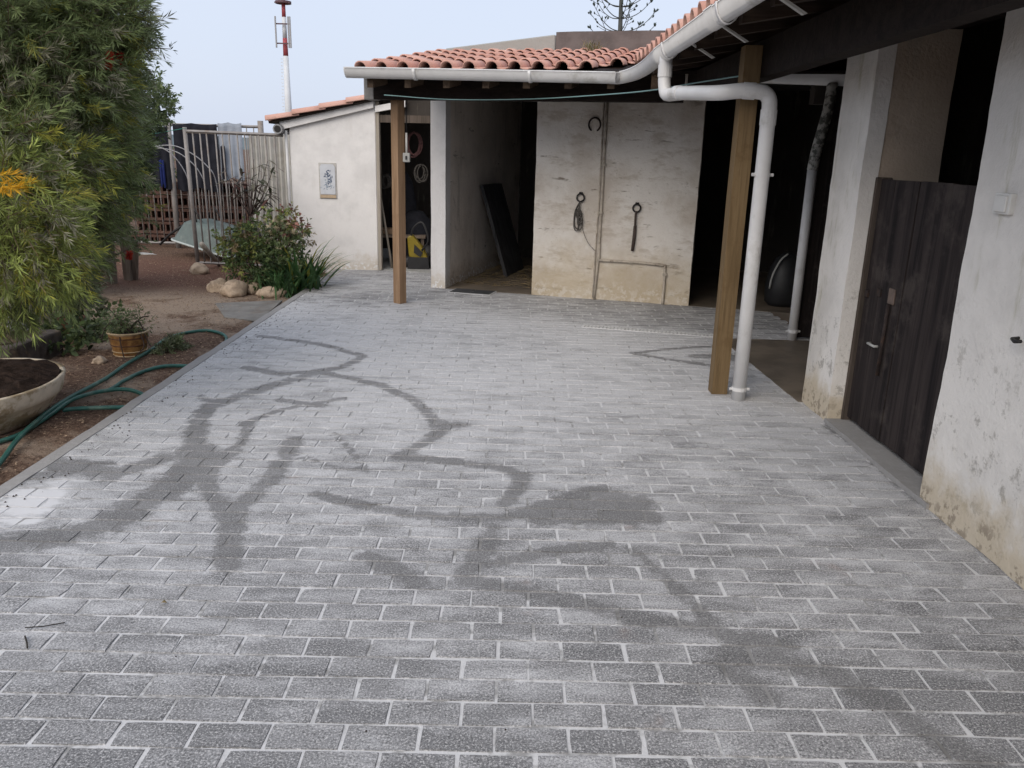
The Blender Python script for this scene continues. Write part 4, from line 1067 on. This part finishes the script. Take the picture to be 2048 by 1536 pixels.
# timber frame by the tree
tf = root('timber_frame', (-4.62, 9.6, SOIL), 'rough weathered timber post frame with crossbar beside the big tree', 'frame')
part('post', MB().rbox((-4.66, 9.66, SOIL-.05), (.085, 0, 0), (0, .08, 0), (0, 0, .93), .1, .008, 6), 'grey_wood', tf)
part('post', MB().rbox((-4.70, 9.36, SOIL-.05), (.075, 0, 0), (0, .08, 0), (0, 0, .86), .1, .008, 6), 'grey_wood', tf)
part('crossbar', MB().rbox((-5.1, 9.48, .685), (.70, 0, 0), (0, .05, 0), (0, 0, .115), .12, .006, 6), 'grey_wood', tf)
part('brace', MB().rbox((-4.61, 9.735, SOIL-.04), (.06, 0, 0), (0, .05, 0), (.09, -.06, .55), .1, .006), 'grey_wood', tf)
tag(part('clothes_line', MB().tube(smooth_path([gy(212, 272, 10.5), gy(300, 268, 10.6), gy(372, 256, 10.8)], 5), .004, 5), 'line_green', smooth=True, org=gy(300, 268, 10.6)), 'thin green line tied to the top of the leaning fence post', 'line')

# ================================================================== GARDEN: GROUND, STONES, POTS, HOSE
def rock(c, a, b, h, rot, label, seed):
    bm = bmesh.new(); bmesh.ops.create_icosphere(bm, subdivisions=3, radius=1)
    for v in bm.verts:
        n = mnoise.noise(v.co*1.3+Vector((seed*7, 0, 0)))*.34+abs(mnoise.noise(v.co*2.6+Vector((seed, 3, 0))))*.26-.06+mnoise.noise(v.co*7)*.04
        v.co *= 1+n; v.co.z = max(v.co.z, -.45)
    me = bpy.data.meshes.new('garden_rock'); bm.to_mesh(me); bm.free(); me.materials.append(M('stone_rock'))
    me.polygons.foreach_set('use_smooth', [True]*len(me.polygons))
    o = bpy.data.objects.new('garden_rock', me); C.objects.link(o); o.location = Vector(c)+Vector((0, 0, h*.38)); o.scale = (a, b, h); o.rotation_euler = (0, 0, rot)
    tag(o, label, 'rock', 'rocks edging the flower bed')
def G(x, y, dz=0): 
    p = gz(x, y, SOIL); p.z = soilz(p.x, p.y)+dz; return p
rock(G(440, 585), .13, .12, .10, .3, 'leftmost pale rock at the edge of the flower bed', 1)
rock(G(470, 594), .155, .13, .13, 1.1, 'largest tan rock edging the flower bed', 2)
rock(G(506, 590), .10, .09, .09, 2., 'small brown rock between two larger bed stones', 3)
rock(G(545, 597), .15, .10, .09, .1, 'flat greyish rock below the strap leaves', 4)
rock(G(400, 550), .12, .10, .10, .6, 'lone rock at the foot of the leaning fence post', 5)
rock(G(200, 735), .05, .045, .035, .6, 'small pale stone on the soil before the glazed pot', 6)
simple('slab_grey', (.23, .22, .205), .9, 0, .3, 6, spec=.15, bump=.3, dirt=(.17, .13, .10), dirtamt=.7)
slab = [G(430, 612), G(565, 606), G(520, 648), G(450, 640)]
for p in slab: p.z = -.066
tag(part('concrete_slab', MB().prism(slab, (0, 0, .018)), 'slab_grey', bevel=.004, org=slab[0]), 'flat grey concrete slab on the earth beside the rocks', 'slab')
# litter on the soil
m = MB()
for k in range(6500):
    x = -2.36-abs(random.gauss(0, 1.6)); y = random.uniform(2.8, 11.5)
    if x < -6: continue
    a_ = random.uniform(0, 6.28); L_ = random.uniform(.005, .026)*(1.5 if random.random() < .12 else 1); z = soilz(x, y)+.004
    e = Vector((math.cos(a_), math.sin(a_), random.uniform(-.2, .3)))*L_; f = Vector((-e.y, e.x, random.uniform(-.004, .004)))*random.uniform(.25, .8)
    m.add([(x, y, z), Vector((x, y, z))+e+f*.5, Vector((x, y, z))+e*1.4, Vector((x, y, z))+e-f*.5, Vector((x, y, z+.004))+e], [(0, 1, 4), (1, 2, 4), (2, 3, 4), (3, 0, 4)])
nb = NB('litter'); nb.done(nb.mix(nb.ramp(nb.noise(60, 1), .35, .65), (.05, .03, .022), (.40, .29, .2)), .9, spec=.1)
o = stuff(part('leaf_litter', m, 'litter', org=(-3, 6, SOIL))); o['label'] = 'dry leaf litter and chips strewn over the bare earth'; o['category'] = 'litter'
# cream oval planter
pl = root('oval_planter', (-3.10, 4.44, SOIL), 'big cream oval planter full of dark soil at the left edge', 'planter')
oz = soilz(-3.0, 4.4)
prof = [(.60, 0), (.70, .02), (.84, .10), (.93, .16), (.95, .165), (.965, .19), (1.0, .255), (1.0, .262), (.95, .262), (.93, .22)]
part('bowl', MB().lathe(prof, (-3.10, 4.44, oz-.01), 48, .47, .56), 'planter_cream', pl, smooth=True)
ps_ = MB().lathe([(.05, .315), (.15, .313), (.25, .31), (.35, .307), (.45, .302), (.55, .296), (.65, .29), (.75, .282), (.85, .274), (.945, .262), (.94, .2)][::-1], (-3.10, 4.44, oz-.01), 60, .47, .56)
for k, v in enumerate(ps_.v): ps_.v[k] = (v[0], v[1], v[2]+.02*mnoise.noise(Vector(v)*14)+.012*mnoise.noise(Vector(v)*37))
part('soil', ps_, 'pot_soil', pl)
# stone trough
tr = root('stone_trough', (-3.75, 5.7, SOIL), 'dark weathered stone trough behind the cream oval planter', 'trough')
def tpt(x, y, z): return Vector((-3.47, 5.80, SOIL-.02))+Vector((x, y+x*.22, z))
m = MB()
ob = [(-1.0, -.32), (-.04, -.32), (0, -.28), (.02, .26), (-.03, .30), (-1.0, .30)]; ib = [(-.94, -.25), (-.10, -.25), (-.07, -.22), (-.05, .20), (-.09, .23), (-.94, .23)]
n_ = len(ob)
V_ = [tpt(x*1.0, y, 0) for x, y in ob]+[tpt(x, y, .235) for x, y in ob]+[tpt(x, y, .24) for x, y in ib]+[tpt(x, y, .12) for x, y in ib]
F_ = []
for i in range(3):
    for k in range(n_): F_.append((i*n_+k, i*n_+(k+1) % n_, (i+1)*n_+(k+1) % n_, (i+1)*n_+k))
F_.append(tuple(range(3*n_, 4*n_)))
part('basin', m.add(V_, F_), 'trough_stone', tr, bevel=.015, seg=2)
part('lining_soil', MB().prism([tpt(x*.98, y*.98, .115) for x, y in ib], (0, 0, .03)), 'pot_soil', tr)
# glazed pot ringed like bamboo
pc = G(262, 716); gp = root('glazed_pot', pc, 'round brown glazed pot ribbed like bamboo beside the hose', 'pot')
for k in range(16):      # body of upright staves
    pass
body = MB(); N = 64
pr = [(.112, 0), (.118, .012), (.120, .03), (.128, .075), (.136, .12), (.142, .165), (.146, .19), (.13, .19), (.126, .16)]
for r, z in pr:
    for k in range(N):
        t = 2*math.pi*k/N; rr_ = r*(1-.018*(1 if k % 4 == 0 else 0)) if .02 < z < .185 else r
        body.v.append((pc.x+rr_*math.cos(t), pc.y+rr_*math.sin(t), pc.z+z))
for i in range(len(pr)-1):
    for k in range(N): body.f.append((i*N+k, i*N+(k+1) % N, (i+1)*N+(k+1) % N, (i+1)*N+k))
body.f.append(tuple(range(N))[::-1])
part('body', body, 'glazed_pot', gp, smooth=True)
simple('pot_rim_cream', (.42, .31, .18), .4, 0, .3, 30); simple('pot_band', (.09, .035, .018), .4, 0, .3, 30)
def torus(c, r, t, z, mat, name): part(name, MB().tube(ring_pts((c.x, c.y, c.z+z), r, (1, 0, 0), (0, 1, 0), 0, 2*math.pi, 40), t, 6, flat=.8), mat, gp, smooth=True)
torus(pc, .146, .010, .188, 'pot_rim_cream', 'rim'); torus(pc, .1405, .005, .148, 'pot_band', 'band'); torus(pc, .132, .005, .092, 'pot_band', 'band'); torus(pc, .123, .006, .042, 'pot_rim_cream', 'band'); torus(pc, .117, .008, .010, 'pot_rim_cream', 'foot')
part('soil', MB().lathe([(.127, .15), (.127, .172), (.05, .178)], pc, 24), 'pot_soil', gp, smooth=True)
tc = G(150, 676); tp = root('terracotta_pot', tc, 'small plain terracotta pot half hidden behind leaves under the tree', 'pot')
part('body', MB().lathe([(.07, 0), (.085, .02), (.105, .15), (.10, .155), (.09, .13)], tc, 20), 'terracotta', tp, smooth=True)
part('rim', MB().lathe([(.106, .135), (.118, .14), (.118, .17), (.102, .17)], tc, 20), 'terracotta', tp, smooth=True)
part('soil', MB().lathe([(.098, .13), (.098, .145), (.03, .15)], tc, 16), 'pot_soil', tp)
# hose
hp = [(218, 778), (232, 771), (248, 763), (283, 745), (330, 734), (394, 728), (424, 714), (446, 694), (453, 678), (441, 668), (410, 663), (363, 668), (328, 684), (303, 703), (253, 734), (211, 759), (164, 789), (141, 803), (105, 827), (70, 858), (35, 892), (0, 928), (-60, 985), (-110, 960), (-60, 905), (0, 886), (47, 867), (105, 833), (150, 801), (211, 784), (258, 780), (290, 786), (302, 797), (270, 808), (211, 816), (152, 822), (126, 826)]
H_ = []
for i, (x, y) in enumerate(hp):
    p = gz(x, y, SOIL+.03); over = .026 if 15 < i < 21 else (.0 if i < 27 else .012)
    p.x = min(p.x, -2.352); p.z = max(soilz(p.x, p.y), soilz(p.x-.05, p.y), soilz(p.x, p.y-.06))+.016+over; H_.append(p)
tag(part('garden_hose', MB().tube(smooth_path(H_, 7), .0135, 10), 'hose_green', smooth=True, org=H_[10]), 'green garden hose looping over the earth beside the paving edge', 'hose')
m = MB()
for k in range(420):
    if k < 300: x, y = -2.24+abs(random.gauss(0, .09)), random.uniform(2.5, 10)
    else: x, y = random.uniform(-2.2, 1.9), random.uniform(1.6, 8)
    r_ = random.uniform(.002, .0065) if k < 300 else random.uniform(.0015, .004); z = .001
    m.add([(x-r_, y, z), (x, y-r_*.8, z), (x+r_, y+r_*.2, z), (x+r_*.1, y+r_, z), (x, y, z+r_*1.1)], [(0, 1, 4), (1, 2, 4), (2, 3, 4), (3, 0, 4)])
o = stuff(part('soil_crumbs', m, 'pot_soil', org=(-2.2, 5, 0))); o['label'] = 'dark soil crumbs scattered along the paving edge'; o['category'] = 'soil'
# fallen sticks on the paving
simple('twig_dark', (.03, .025, .02), .9, 0, .3, 30)
tag(part('twig', MB().tube([gz(50, 1272, .006), gz(54, 1285, .01), gz(55, 1296, .006)], .0028, 5), 'twig_dark', org=gz(50, 1272)), 'tiny upright dark twig on the paving at lower left', 'twig')
tag(part('twig', MB().tube([gz(50, 1255, .006), gz(85, 1253, .009), (gz(130, 1245, .006))], .002, 5), 'twig_dark', org=gz(50, 1255)), 'thin dark twig lying level on the paving at lower left', 'twig')
simple('dry_leaf', (.20, .15, .07), .9, 0, .3, 30)
lf = gz(320, 1207, .006)
tag(part('fallen_leaf', MB().add([lf, lf+Vector((.012, -.006, .008)), lf+Vector((.026, 0, .003)), lf+Vector((.013, .01, .009)), lf+Vector((.013, .001, .012))], [(0, 1, 4), (1, 2, 4), (2, 3, 4), (3, 0, 4)]), 'dry_leaf', org=lf), 'small dry brown leaf lying alone on the near paving', 'leaf')

# ================================================================== PLANTS
def norm(a): return a/np.maximum(np.linalg.norm(a, axis=1, keepdims=True), 1e-9)
def leaf_obj(name, parent, P, D, S, L, W, COL, hexa=False, mat='foliage', droop=0.0):
    """one mesh of leaf-shaped faces; P base, D direction, S side, COL per leaf"""
    n = len(P); L = L[:, None]; W = W[:, None]; N_ = norm(np.cross(D, S)); dz = np.array([0, 0, -1.])*droop
    if hexa:
        vs = np.stack([P, P+D*L*.3+S*W*.42+N_*W*.12, P+D*L*.68+S*W*.38+N_*W*.1+dz*L*.4, P+D*L+dz*L, P+D*L*.68-S*W*.38+N_*W*.1+dz*L*.4, P+D*L*.3-S*W*.42+N_*W*.12], 1); q = 6
    else:
        vs = np.stack([P, P+D*L*.5+S*W*.5, P+D*L+dz*L, P+D*L*.5-S*W*.5], 1); q = 4
    off = np.array(wloc(parent)) if parent else np.zeros(3)
    vs = (vs-off).reshape(-1, 3).astype(np.float32)
    me = bpy.data.meshes.new(name); me.vertices.add(n*q); me.vertices.foreach_set('co', vs.ravel())
    me.loops.add(n*q); me.loops.foreach_set('vertex_index', np.arange(n*q, dtype=np.int32))
    me.polygons.add(n); me.polygons.foreach_set('loop_start', np.arange(0, n*q, q, dtype=np.int32)); me.polygons.foreach_set('loop_total', np.full(n, q, dtype=np.int32))
    me.update(calc_edges=True)
    ca = me.attributes.new('col', 'FLOAT_COLOR', 'POINT')
    c4 = np.ones((n*q, 4), np.float32); c4[:, :3] = np.repeat(COL, q, 0); ca.data.foreach_set('color', c4.ravel())
    me.materials.append(M(mat)); o = bpy.data.objects.new(name, me); C.objects.link(o); o.parent = parent; return o
def rand_unit(n):
    return norm(rng.normal(size=(n, 3)))
def sprig_leaves(Q, A, SL_, k, llen, lwid, col, cvar=.25, th=(25, 65)):
    """k leaves set round each sprig axis"""
    m = len(Q); u = rng.uniform(.05, 1, (m, k)); 
    t = rand_unit(m*k).reshape(m, k, 3); t -= (t*A[:, None]).sum(2, keepdims=True)*A[:, None]; t /= np.maximum(np.linalg.norm(t, axis=2, keepdims=True), 1e-6)
    ang = np.radians(rng.uniform(th[0], th[1], (m, k)))*(1.1-.45*u)
    D = A[:, None]*np.cos(ang)[..., None]+t*np.sin(ang)[..., None]
    P = Q[:, None]+A[:, None]*(SL_[:, None]*u)[..., None]
    L = llen*rng.uniform(.65, 1.2, (m, k)); W = lwid*rng.uniform(.7, 1.25, (m, k))
    S = norm(np.cross(D.reshape(-1, 3), rand_unit(m*k)))
    c = col[:, None]*np.exp(rng.normal(0, cvar, (m, k, 1)))
    return P.reshape(-1, 3), D.reshape(-1, 3), S, L.ravel(), W.ravel(), np.clip(c.reshape(-1, 3), .004, .7)
def cat(L): return [np.concatenate(x) for x in zip(*L)]
def blob_sprigs(c, r, n, fill=.35, sq=(1, 1, 1)):
    d = rand_unit(n); rad = r*np.where(rng.random(n) < fill, rng.uniform(.3, .85, n), rng.uniform(.85, 1.05, n))
    return np.array(c)+d*rad[:, None]*np.array(sq), d

# ---- bottlebrush tree
tb = Vector((-3.95, 6.35, SOIL)); bt = root('bottlebrush_tree', tb, 'big bottlebrush tree with drooping needle leaves filling the upper left', 'tree')
BL = [  # px, py, Y, radius, colour weight: 0 dark olive, 1 mid green, 2 yellow green, 3 greyish
 (-110, 60, 4.7, .75, 0), (20, 30, 4.8, .6, 0), (120, 20, 5.0, .5, 1), (200, 30, 5.1, .36, 1), (-40, 220, 4.6, .6, 0), (90, 140, 4.9, .5, 0), (170, 130, 5.1, .42, 1),
 (228, 90, 5.1, .26, 1), (285, 35, 5.1, .17, 3), (312, 55, 5.1, .11, 3), (300, 90, 5.2, .13, 3), (275, 130, 5.2, .15, 3), (300, 125, 5.2, .11, 3), (295, 12, 5.1, .13, 3), (70, 250, 4.7, .42, 0), (160, 235, 5.0, .40, 1),
 (232, 185, 5.3, .26, 3), (-10, 330, 4.2, .36, 1), (90, 330, 4.4, .32, 2), (170, 330, 5.0, .36, 1), (222, 270, 5.4, .28, 3), (20, 420, 3.9, .26, 2), (75, 395, 4.3, .22, 2), (30, 500, 3.85, .24, 2), (78, 505, 3.95, .13, 2),
 (130, 430, 4.8, .36, 1), (195, 420, 5.3, .30, 3), (120, 530, 4.9, .30, 1), (175, 500, 5.2, .26, 3), (205, 540, 5.3, .14, 1), (160, 570, 5.0, .20, 3), (-20, 560, 4.2, .22, 1), (15, 600, 4.3, .12, 1), (232, 500, 5.4, .10, 2), (215, 345, 5.5, .22, 3), (110, 470, 5.3, .45, 0), (60, 330, 5.2, .6, 0), (120, 210, 5.5, .6, 0)]
PAL = np.array([(.15, .19, .078), (.18, .225, .085), (.245, .29, .08), (.24, .275, .17)])
parts_ = []; limbs = MB(); Qs = []; As = []
for (px, py, Y, r, cw) in BL:
    if px > 60: r = max(.05, r-.10)
    c = gy(px-(0 if px <= 100 else 58 if (px >= 175 and py >= 310) else 22), py, Y); n = int(185*(r/.30)**1.8)+(40 if px < 240 else 9)
    Q, d = blob_sprigs(c, r, n, .38)
    hang = -.55 if py > 250 else -.12
    A = norm(d*.9+np.array([.18, -.12, hang])+rng.normal(0, .30, (n, 3)))
    sl = rng.uniform(.08, .20, n)*(1.0 if r > .15 else .7)
    sprig_tone = (.55+.9*rng.random((n, 1))); col = PAL[cw]*sprig_tone  # random leaf tone for each sprig
    tip = rng.random(n) < (.22 if cw == 2 else .06); col[tip] = np.array((.32, .31, .06))*sprig_tone[tip]
    gr = rng.random(n) < .14; col[gr] = np.array((.24, .23, .16))*sprig_tone[gr]
    k = 30 if (px < 215 or py > 220) else 22
    parts_.append(sprig_leaves(Q, A, sl, k, .066, .0058, col, .22)); Qs.append(Q); As.append(A*sl[:, None])
    mid = c.lerp(tb+Vector((.1, -.3, 1.6)), .45)+Vector((0, 0, -.1))
    limbs.tube(smooth_path([tb+Vector((.03, -.1, 1.0)), mid, c], 4), [.04, .034, .03, .026, .022, .018, .014, .010, .006], 6)
# orange new shoots at the frame edge, stray shoots against the sky
for (px, py, Y, n, colr, spread) in ((0, 372, 3.6, 4, (.62, .34, .02), .03), (18, 376, 3.65, 2, (.50, .33, .03), .02)):
    c = np.array(gy(px, py, Y)); Q = c+rng.normal(0, spread, (n, 3)); A = norm(np.tile([.8, -.2, .05], (n, 1))+rng.normal(0, .4, (n, 3)))
    parts_.append(sprig_leaves(Q, A, np.full(n, .09), 40, .05, .005, np.tile(colr, (n, 1)), .15))
crown = leaf_obj('crown', bt, *cat(parts_))
Q = np.concatenate(Qs); A = np.concatenate(As); n = len(Q)
leaf_obj('twigs', bt, Q-A*.3, norm(A), norm(np.cross(A, rand_unit(n))), np.linalg.norm(A, axis=1)*1.3, np.full(n, .005), np.tile((.12, .085, .055), (n, 1))*np.exp(rng.normal(0, .3, (n, 1))))
part('limbs', limbs, 'bark_brown', bt, smooth=True)
part('trunk', MB().tube(smooth_path([tb+Vector((0, 0, -.03)), tb+Vector((.02, -.02, .4)), tb+Vector((.05, -.08, .8)), tb+Vector((.03, -.12, 1.2))], 4), [.10, .092, .086, .082, .079, .077, .076, .074, .072, .069, .066, .063, .06], 12), 'bark_pale', bt, smooth=True)
for (px, py, Y, l) in ((218, 122, 4.75, .075), (238, 118, 4.95, .05), (258, 512, 5.15, .04)):      # red brushes
    c = np.array(gy(px, py, Y)); n = 420; ax = norm(np.array([[.3, -.2, .8]])); u = rng.uniform(-1, 1, (n, 1))*l*.7
    t = rand_unit(n); t = norm(t-(t@ax.T)*ax)
    leaf_obj('flower', bt, c+ax*u, norm(t+ax*.3), norm(np.cross(t, rand_unit(n))), np.full(n, .026), np.full(n, .0022), np.tile((.42, .028, .014), (n, 1))*np.exp(rng.normal(0, .3, (n, 1))))
sh = MB(); sh.tube(smooth_path([gy(300, 97, 5.1), gy(322, 97, 5.1), gy(340, 98, 5.1)], 4), .0022, 5)
part('stray_shoot', sh, 'bark_brown', bt)
Q = np.array([gy(340, 98, 5.1), gy(338, 99, 5.1), gy(322, 106, 5.1)]); A = norm(np.array([[.5, 0, .9], [.9, 0, -.2], [.6, 0, -.4]]))
leaf_obj('stray_leaves', bt, *sprig_leaves(Q, A, np.full(3, .03), 5, .035, .008, np.tile((.05, .06, .03), (3, 1)), .1))

# ---- broad-leaved shrubs and trees
def bush(name, label, cat_, base, blobs, leaf, wid, pal, stems=8, dens=150, k=9, hexa=True, stem_mat='bark_brown', group=None, sr=.012, droop=.1, sl=(.06, .14)):
    base = Vector(base); rt = root(name, base, label, cat_, group); ps = []; sm = MB()
    for (c, r, ci) in blobs:
        n = int(dens*(r/.25)**1.8)+8
        Q, d = blob_sprigs(c, r, n, .45); A = norm(d+np.array([0, 0, .15])+rng.normal(0, .5, (n, 3)))
        p = np.array(pal)[rng.choice(ci, n)]*(.6+.8*rng.random((n, 1)))
        ps.append(sprig_leaves(Q, A, rng.uniform(*sl, n), k, leaf, wid, p, .2, (35, 85)))
        for j in range(max(1, stems//len(blobs))):
            e = Vector(c)+Vector(rand_unit(1)[0])*r*.6; mid = base.lerp(e, .5)+Vector((random.uniform(-.06, .06), random.uniform(-.06, .06), .06))
            sm.tube(smooth_path([base+Vector((random.uniform(-.05, .05), random.uniform(-.05, .05), -.01)), mid, e], 3), [sr, sr*.9, sr*.8, sr*.7, sr*.6, sr*.5, sr*.3], 5)
    leaf_obj('crown', rt, *cat(ps), hexa=hexa, droop=droop); part('stems', sm, stem_mat, rt, smooth=True); return rt
GR = [(.085, .12, .045), (.125, .17, .065), (.18, .22, .115), (.06, .085, .04)]
B8 = lambda x, y, Y, r, ci=(0, 1, 3): (gy(x, y, Y), r, list(ci))
bush('leafy_tree', 'loose small leaved tree behind the bottlebrush against the sky', 'tree', (-4.75, 8.3, SOIL),
     [B8(296, 195, 8.2, .20, (1, 2)), B8(314, 215, 8.3, .13, (1, 2)), B8(266, 215, 8.2, .28), B8(263, 245, 8.3, .24), B8(228, 290, 8.2, .32), B8(198, 340, 8.2, .36), B8(240, 350, 8.3, .26), B8(165, 420, 8.4, .24), B8(230, 345, 8.5, .14), B8(140, 470, 8.4, .22), B8(256, 300, 8.5, .16), B8(138, 400, 8.6, .5), B8(78, 300, 8.8, .6), B8(278, 485, 9.0, .05, (2,)), B8(98, 500, 8.8, .5)],
     .045, .016, GR, 16, 210, 11, sr=.02)
bush('garden_hedge', 'dense green hedge far left behind the bar fence', 'hedge', (-8.0, 14.6, SOIL),
     [((-9.5+.65*k, 14.6+random.uniform(-.2, .2), .4+random.uniform(-.1, .6)), .62, [0, 1, 3]) for k in range(6)], .06, .025, GR, 8, 70, 10)
SH = GR+[(.25, .27, .08), (.30, .15, .12), (.40, .34, .23), (.17, .13, .07)]
bush('flowering_shrub', 'bushy shrub with reddish and cream tips in the flower bed', 'shrub', G(525, 585),
     [B8(470, 490, 9.1, .16, (1, 4, 4, 7)), B8(500, 480, 9.2, .16, (0, 1, 4)), B8(545, 455, 9.3, .15, (1, 4, 6)), B8(575, 440, 9.3, .10, (4, 4, 5, 6, 2)), B8(590, 462, 9.3, .11, (4, 1, 5, 6, 2, 2)), B8(560, 485, 9.2, .17, (1, 2, 6)), B8(515, 525, 9.1, .20, (0, 1, 3)), B8(575, 520, 9.1, .18, (0, 1, 2)), B8(480, 525, 9.1, .14, (0, 1, 4)), B8(545, 555, 9.05, .18, (0, 3)), B8(605, 470, 9.4, .08, (2, 6))],
     .048, .024, SH, 22, 150, 9)
bush('low_leafy_plant', 'low leafy green plants around the terracotta pot under the tree', 'plant', G(165, 680),
     [B8(120, 640, 6.7, .17), B8(160, 615, 6.8, .16, (0, 1)), B8(205, 640, 6.7, .12, (0, 1)), B8(140, 670, 6.4, .14), B8(165, 668, 6.1, .06), B8(120, 690, 6.0, .07), B8(95, 620, 6.9, .2), B8(180, 665, 6.5, .08, (1, 2))], .06, .035, GR, 12, 80, 7)
pwd = bush('potted_weed', 'wispy green plant with dark bare stems growing in the brown glazed pot', 'plant', pc+Vector((0, 0, .17)),
     [(pc+Vector((-.02, 0, .26)), .07, [1, 2]), (pc+Vector((.02, .02, .21)), .08, [0, 1]), (pc+Vector((-.09, 0, .23)), .05, [1, 2])], .035, .006, GR, 10, 500, 9, sr=.004)
bush('silver_weed', 'pale grey green weed sprawling beside the hose', 'weed', G(335, 712),
     [(G(345, 706)+Vector((0, 0, .03)), .07, [0, 1]), (G(325, 712)+Vector((0, 0, .02)), .06, [0, 1]), (G(362, 700)+Vector((0, 0, .03)), .05, [0, 1])], .045, .009, [(.20, .22, .13), (.14, .17, .08)], 6, 600, 9, sr=.003, sl=(.02, .05))
bush('planter_weed', 'small weeds growing on the soil at the left planter edge', 'weed', (-3.4, 4.65, .15), [((-3.4, 4.7, .2), .09, [0, 1])], .05, .01, GR, 4, 300, 8, sr=.003)
# bare thorny stems out of the glazed pot
tw = MB()
for pts in ([(0, 0, .18), (.08, -.02, .27), (.12, -.03, .25), (.15, -.04, .15), (.19, -.05, .08)], [(.02, 0, .18), (-.08, .0, .25), (-.16, -.02, .22), (-.2, -.03, .12)], [(0, -.02, .18), (.0, -.14, .17), (.02, -.16, .05), (.05, -.2, -.0)], [(0, 0, .18), (.09, -.05, .22), (.16, -.1, .1), (.1, -.14, .02)], [(.02, 0, .2), (.1, .02, .29), (.17, 0, .31)], [(-.03, 0, .2), (-.12, .03, .33), (-.2, .05, .36), (-.25, .05, .33)]):
    tw.tube(smooth_path([pc+Vector(p) for p in pts], 4), .0045, 5)
part('dry_stems', tw, 'branch_dark', pwd, smooth=True)
# strap-leaved clump
def strap_plant(name, label, base, n, Lr, w, pal, spread=.10, cat_='plant', up=(.5, 1.1)):
    base = Vector(base); rt = root(name, base, label, cat_); V_ = []; F_ = []; Cc = []
    for i in range(n):
        a_ = random.uniform(0, 6.28); L_ = random.uniform(*Lr); d = Vector((math.cos(a_), math.sin(a_), 0)); s = Vector((-d.y, d.x, 0)); e = random.uniform(*up)
        p = base+Vector((random.gauss(0, spread), random.gauss(0, spread*.8), -.01)); el = e; col = np.array(pal[random.randrange(len(pal))])*random.uniform(.6, 1.4)
        o = len(V_); K = 8; q = p
        for k in range(K+1):
            f = k/K; wd = w*(.7+.6*f if f < .5 else 1.0*(1-(f-.5)*1.9)+.02)
            tv = d*math.cos(el)+ZV*math.sin(el); nn = s.cross(tv)
            V_ += [q-s*wd/2+nn*wd*.15, q, q+s*wd/2+nn*wd*.15]; Cc += [col]*3
            q = q+tv*(L_/K); el -= random.uniform(.07, .25)*(1.25 if f > .4 else .4)
            q.z = max(q.z, base.z+.006)
        for k in range(K):
            b = o+3*k; F_ += [(b, b+1, b+4, b+3), (b+1, b+2, b+5, b+4)]
    me = MB().add(V_, F_).mesh('leaves', 'foliage', True, base)
    ca = me.attributes.new('col', 'FLOAT_COLOR', 'POINT'); c4 = np.ones((len(V_), 4), np.float32); c4[:, :3] = np.array(Cc); ca.data.foreach_set('color', c4.ravel())
    o = bpy.data.objects.new('leaves', me); C.objects.link(o); o.parent = rt; return rt
AG = [(.06, .13, .045), (.085, .165, .06), (.045, .095, .035), (.07, .14, .065)]
strap_plant('strap_leaf_plant', 'lush green clump of arching strap leaves by the paving edge', G(604, 588), 130, (.46, .78), .034, AG+[(.26, .25, .05)][:1], .09, up=(.85, 1.45))
strap_plant('strap_leaf_plant', 'darker clump of strap leaves at the foot of the flowering shrub', G(562, 596), 70, (.34, .56), .024, AG, .10, up=(.8, 1.4))
strap_plant('dead_leaf_clump', 'dried brown strap leaves curling at the right end of the bed', G(640, 562), 26, (.18, .34), .014, [(.11, .065, .04), (.16, .11, .06), (.20, .16, .09)], .05, up=(.4, 1.2))
strap_plant('dry_grass_tuft', 'tuft of dry grass growing on the tiled roof', st(1.72, .38, zback(.38)+.06), 60, (.08, .18), .006, [(.26, .22, .11), (.20, .19, .09), (.12, .14, .05)], .05, 'grass', (.6, 1.4))
strap_plant('brown_litter_plant', 'dead brown undergrowth at the left of the flower bed', G(480, 575), 60, (.14, .30), .012, [(.10, .05, .035), (.15, .085, .055), (.2, .13, .09)], .16, up=(.2, 1.2))
# bare stemmed plant with drooping dark leaves in front of the bars
db = G(500, 560); dt = root('drooping_plant', db, 'thin bare plant with drooping brown leaves in front of the fence', 'plant'); dm = MB(); P_ = []; D_ = []; Cl = []
Yd = 10.2; fork = gy(500, 432, Yd)
dm.tube([db, fork], [.02, .014], 6)
for (x, y) in ((448, 335), (470, 352), (492, 345), (508, 318), (520, 330), (535, 322), (548, 335), (540, 372), (545, 385), (525, 395), (512, 362), (480, 330)):
    e = gy(x, y, Yd+random.uniform(-.15, .15)); mid = fork.lerp(e, .5)+Vector((0, 0, -.06))
    dm.tube(smooth_path([fork, mid, e], 4), [.009, .008, .008, .007, .007, .006, .005, .004, .003], 5)
    for j in range(9):
        f = random.uniform(.55, 1.02); q = mid.lerp(e, max(0, (f-.5)*2)); a_ = random.uniform(0, 6.28)
        P_.append(q); D_.append((math.cos(a_), math.sin(a_)*.6, random.uniform(-.35, .25)))
        Cl.append(random.choice([(.045, .04, .035), (.09, .075, .06), (.17, .16, .12), (.06, .07, .04), (.12, .06, .05)]))
part('stems', dm, 'branch_dark', dt, smooth=True)
P_ = np.array(P_); D_ = norm(np.array(D_)); n = len(P_); S_ = norm(np.cross(D_, np.tile([0, 0, 1.], (n, 1))))
leaf_obj('leaves', dt, P_, D_, S_, rng.uniform(.11, .19, n), rng.uniform(.032, .05, n), np.array(Cl), hexa=True, droop=.35)
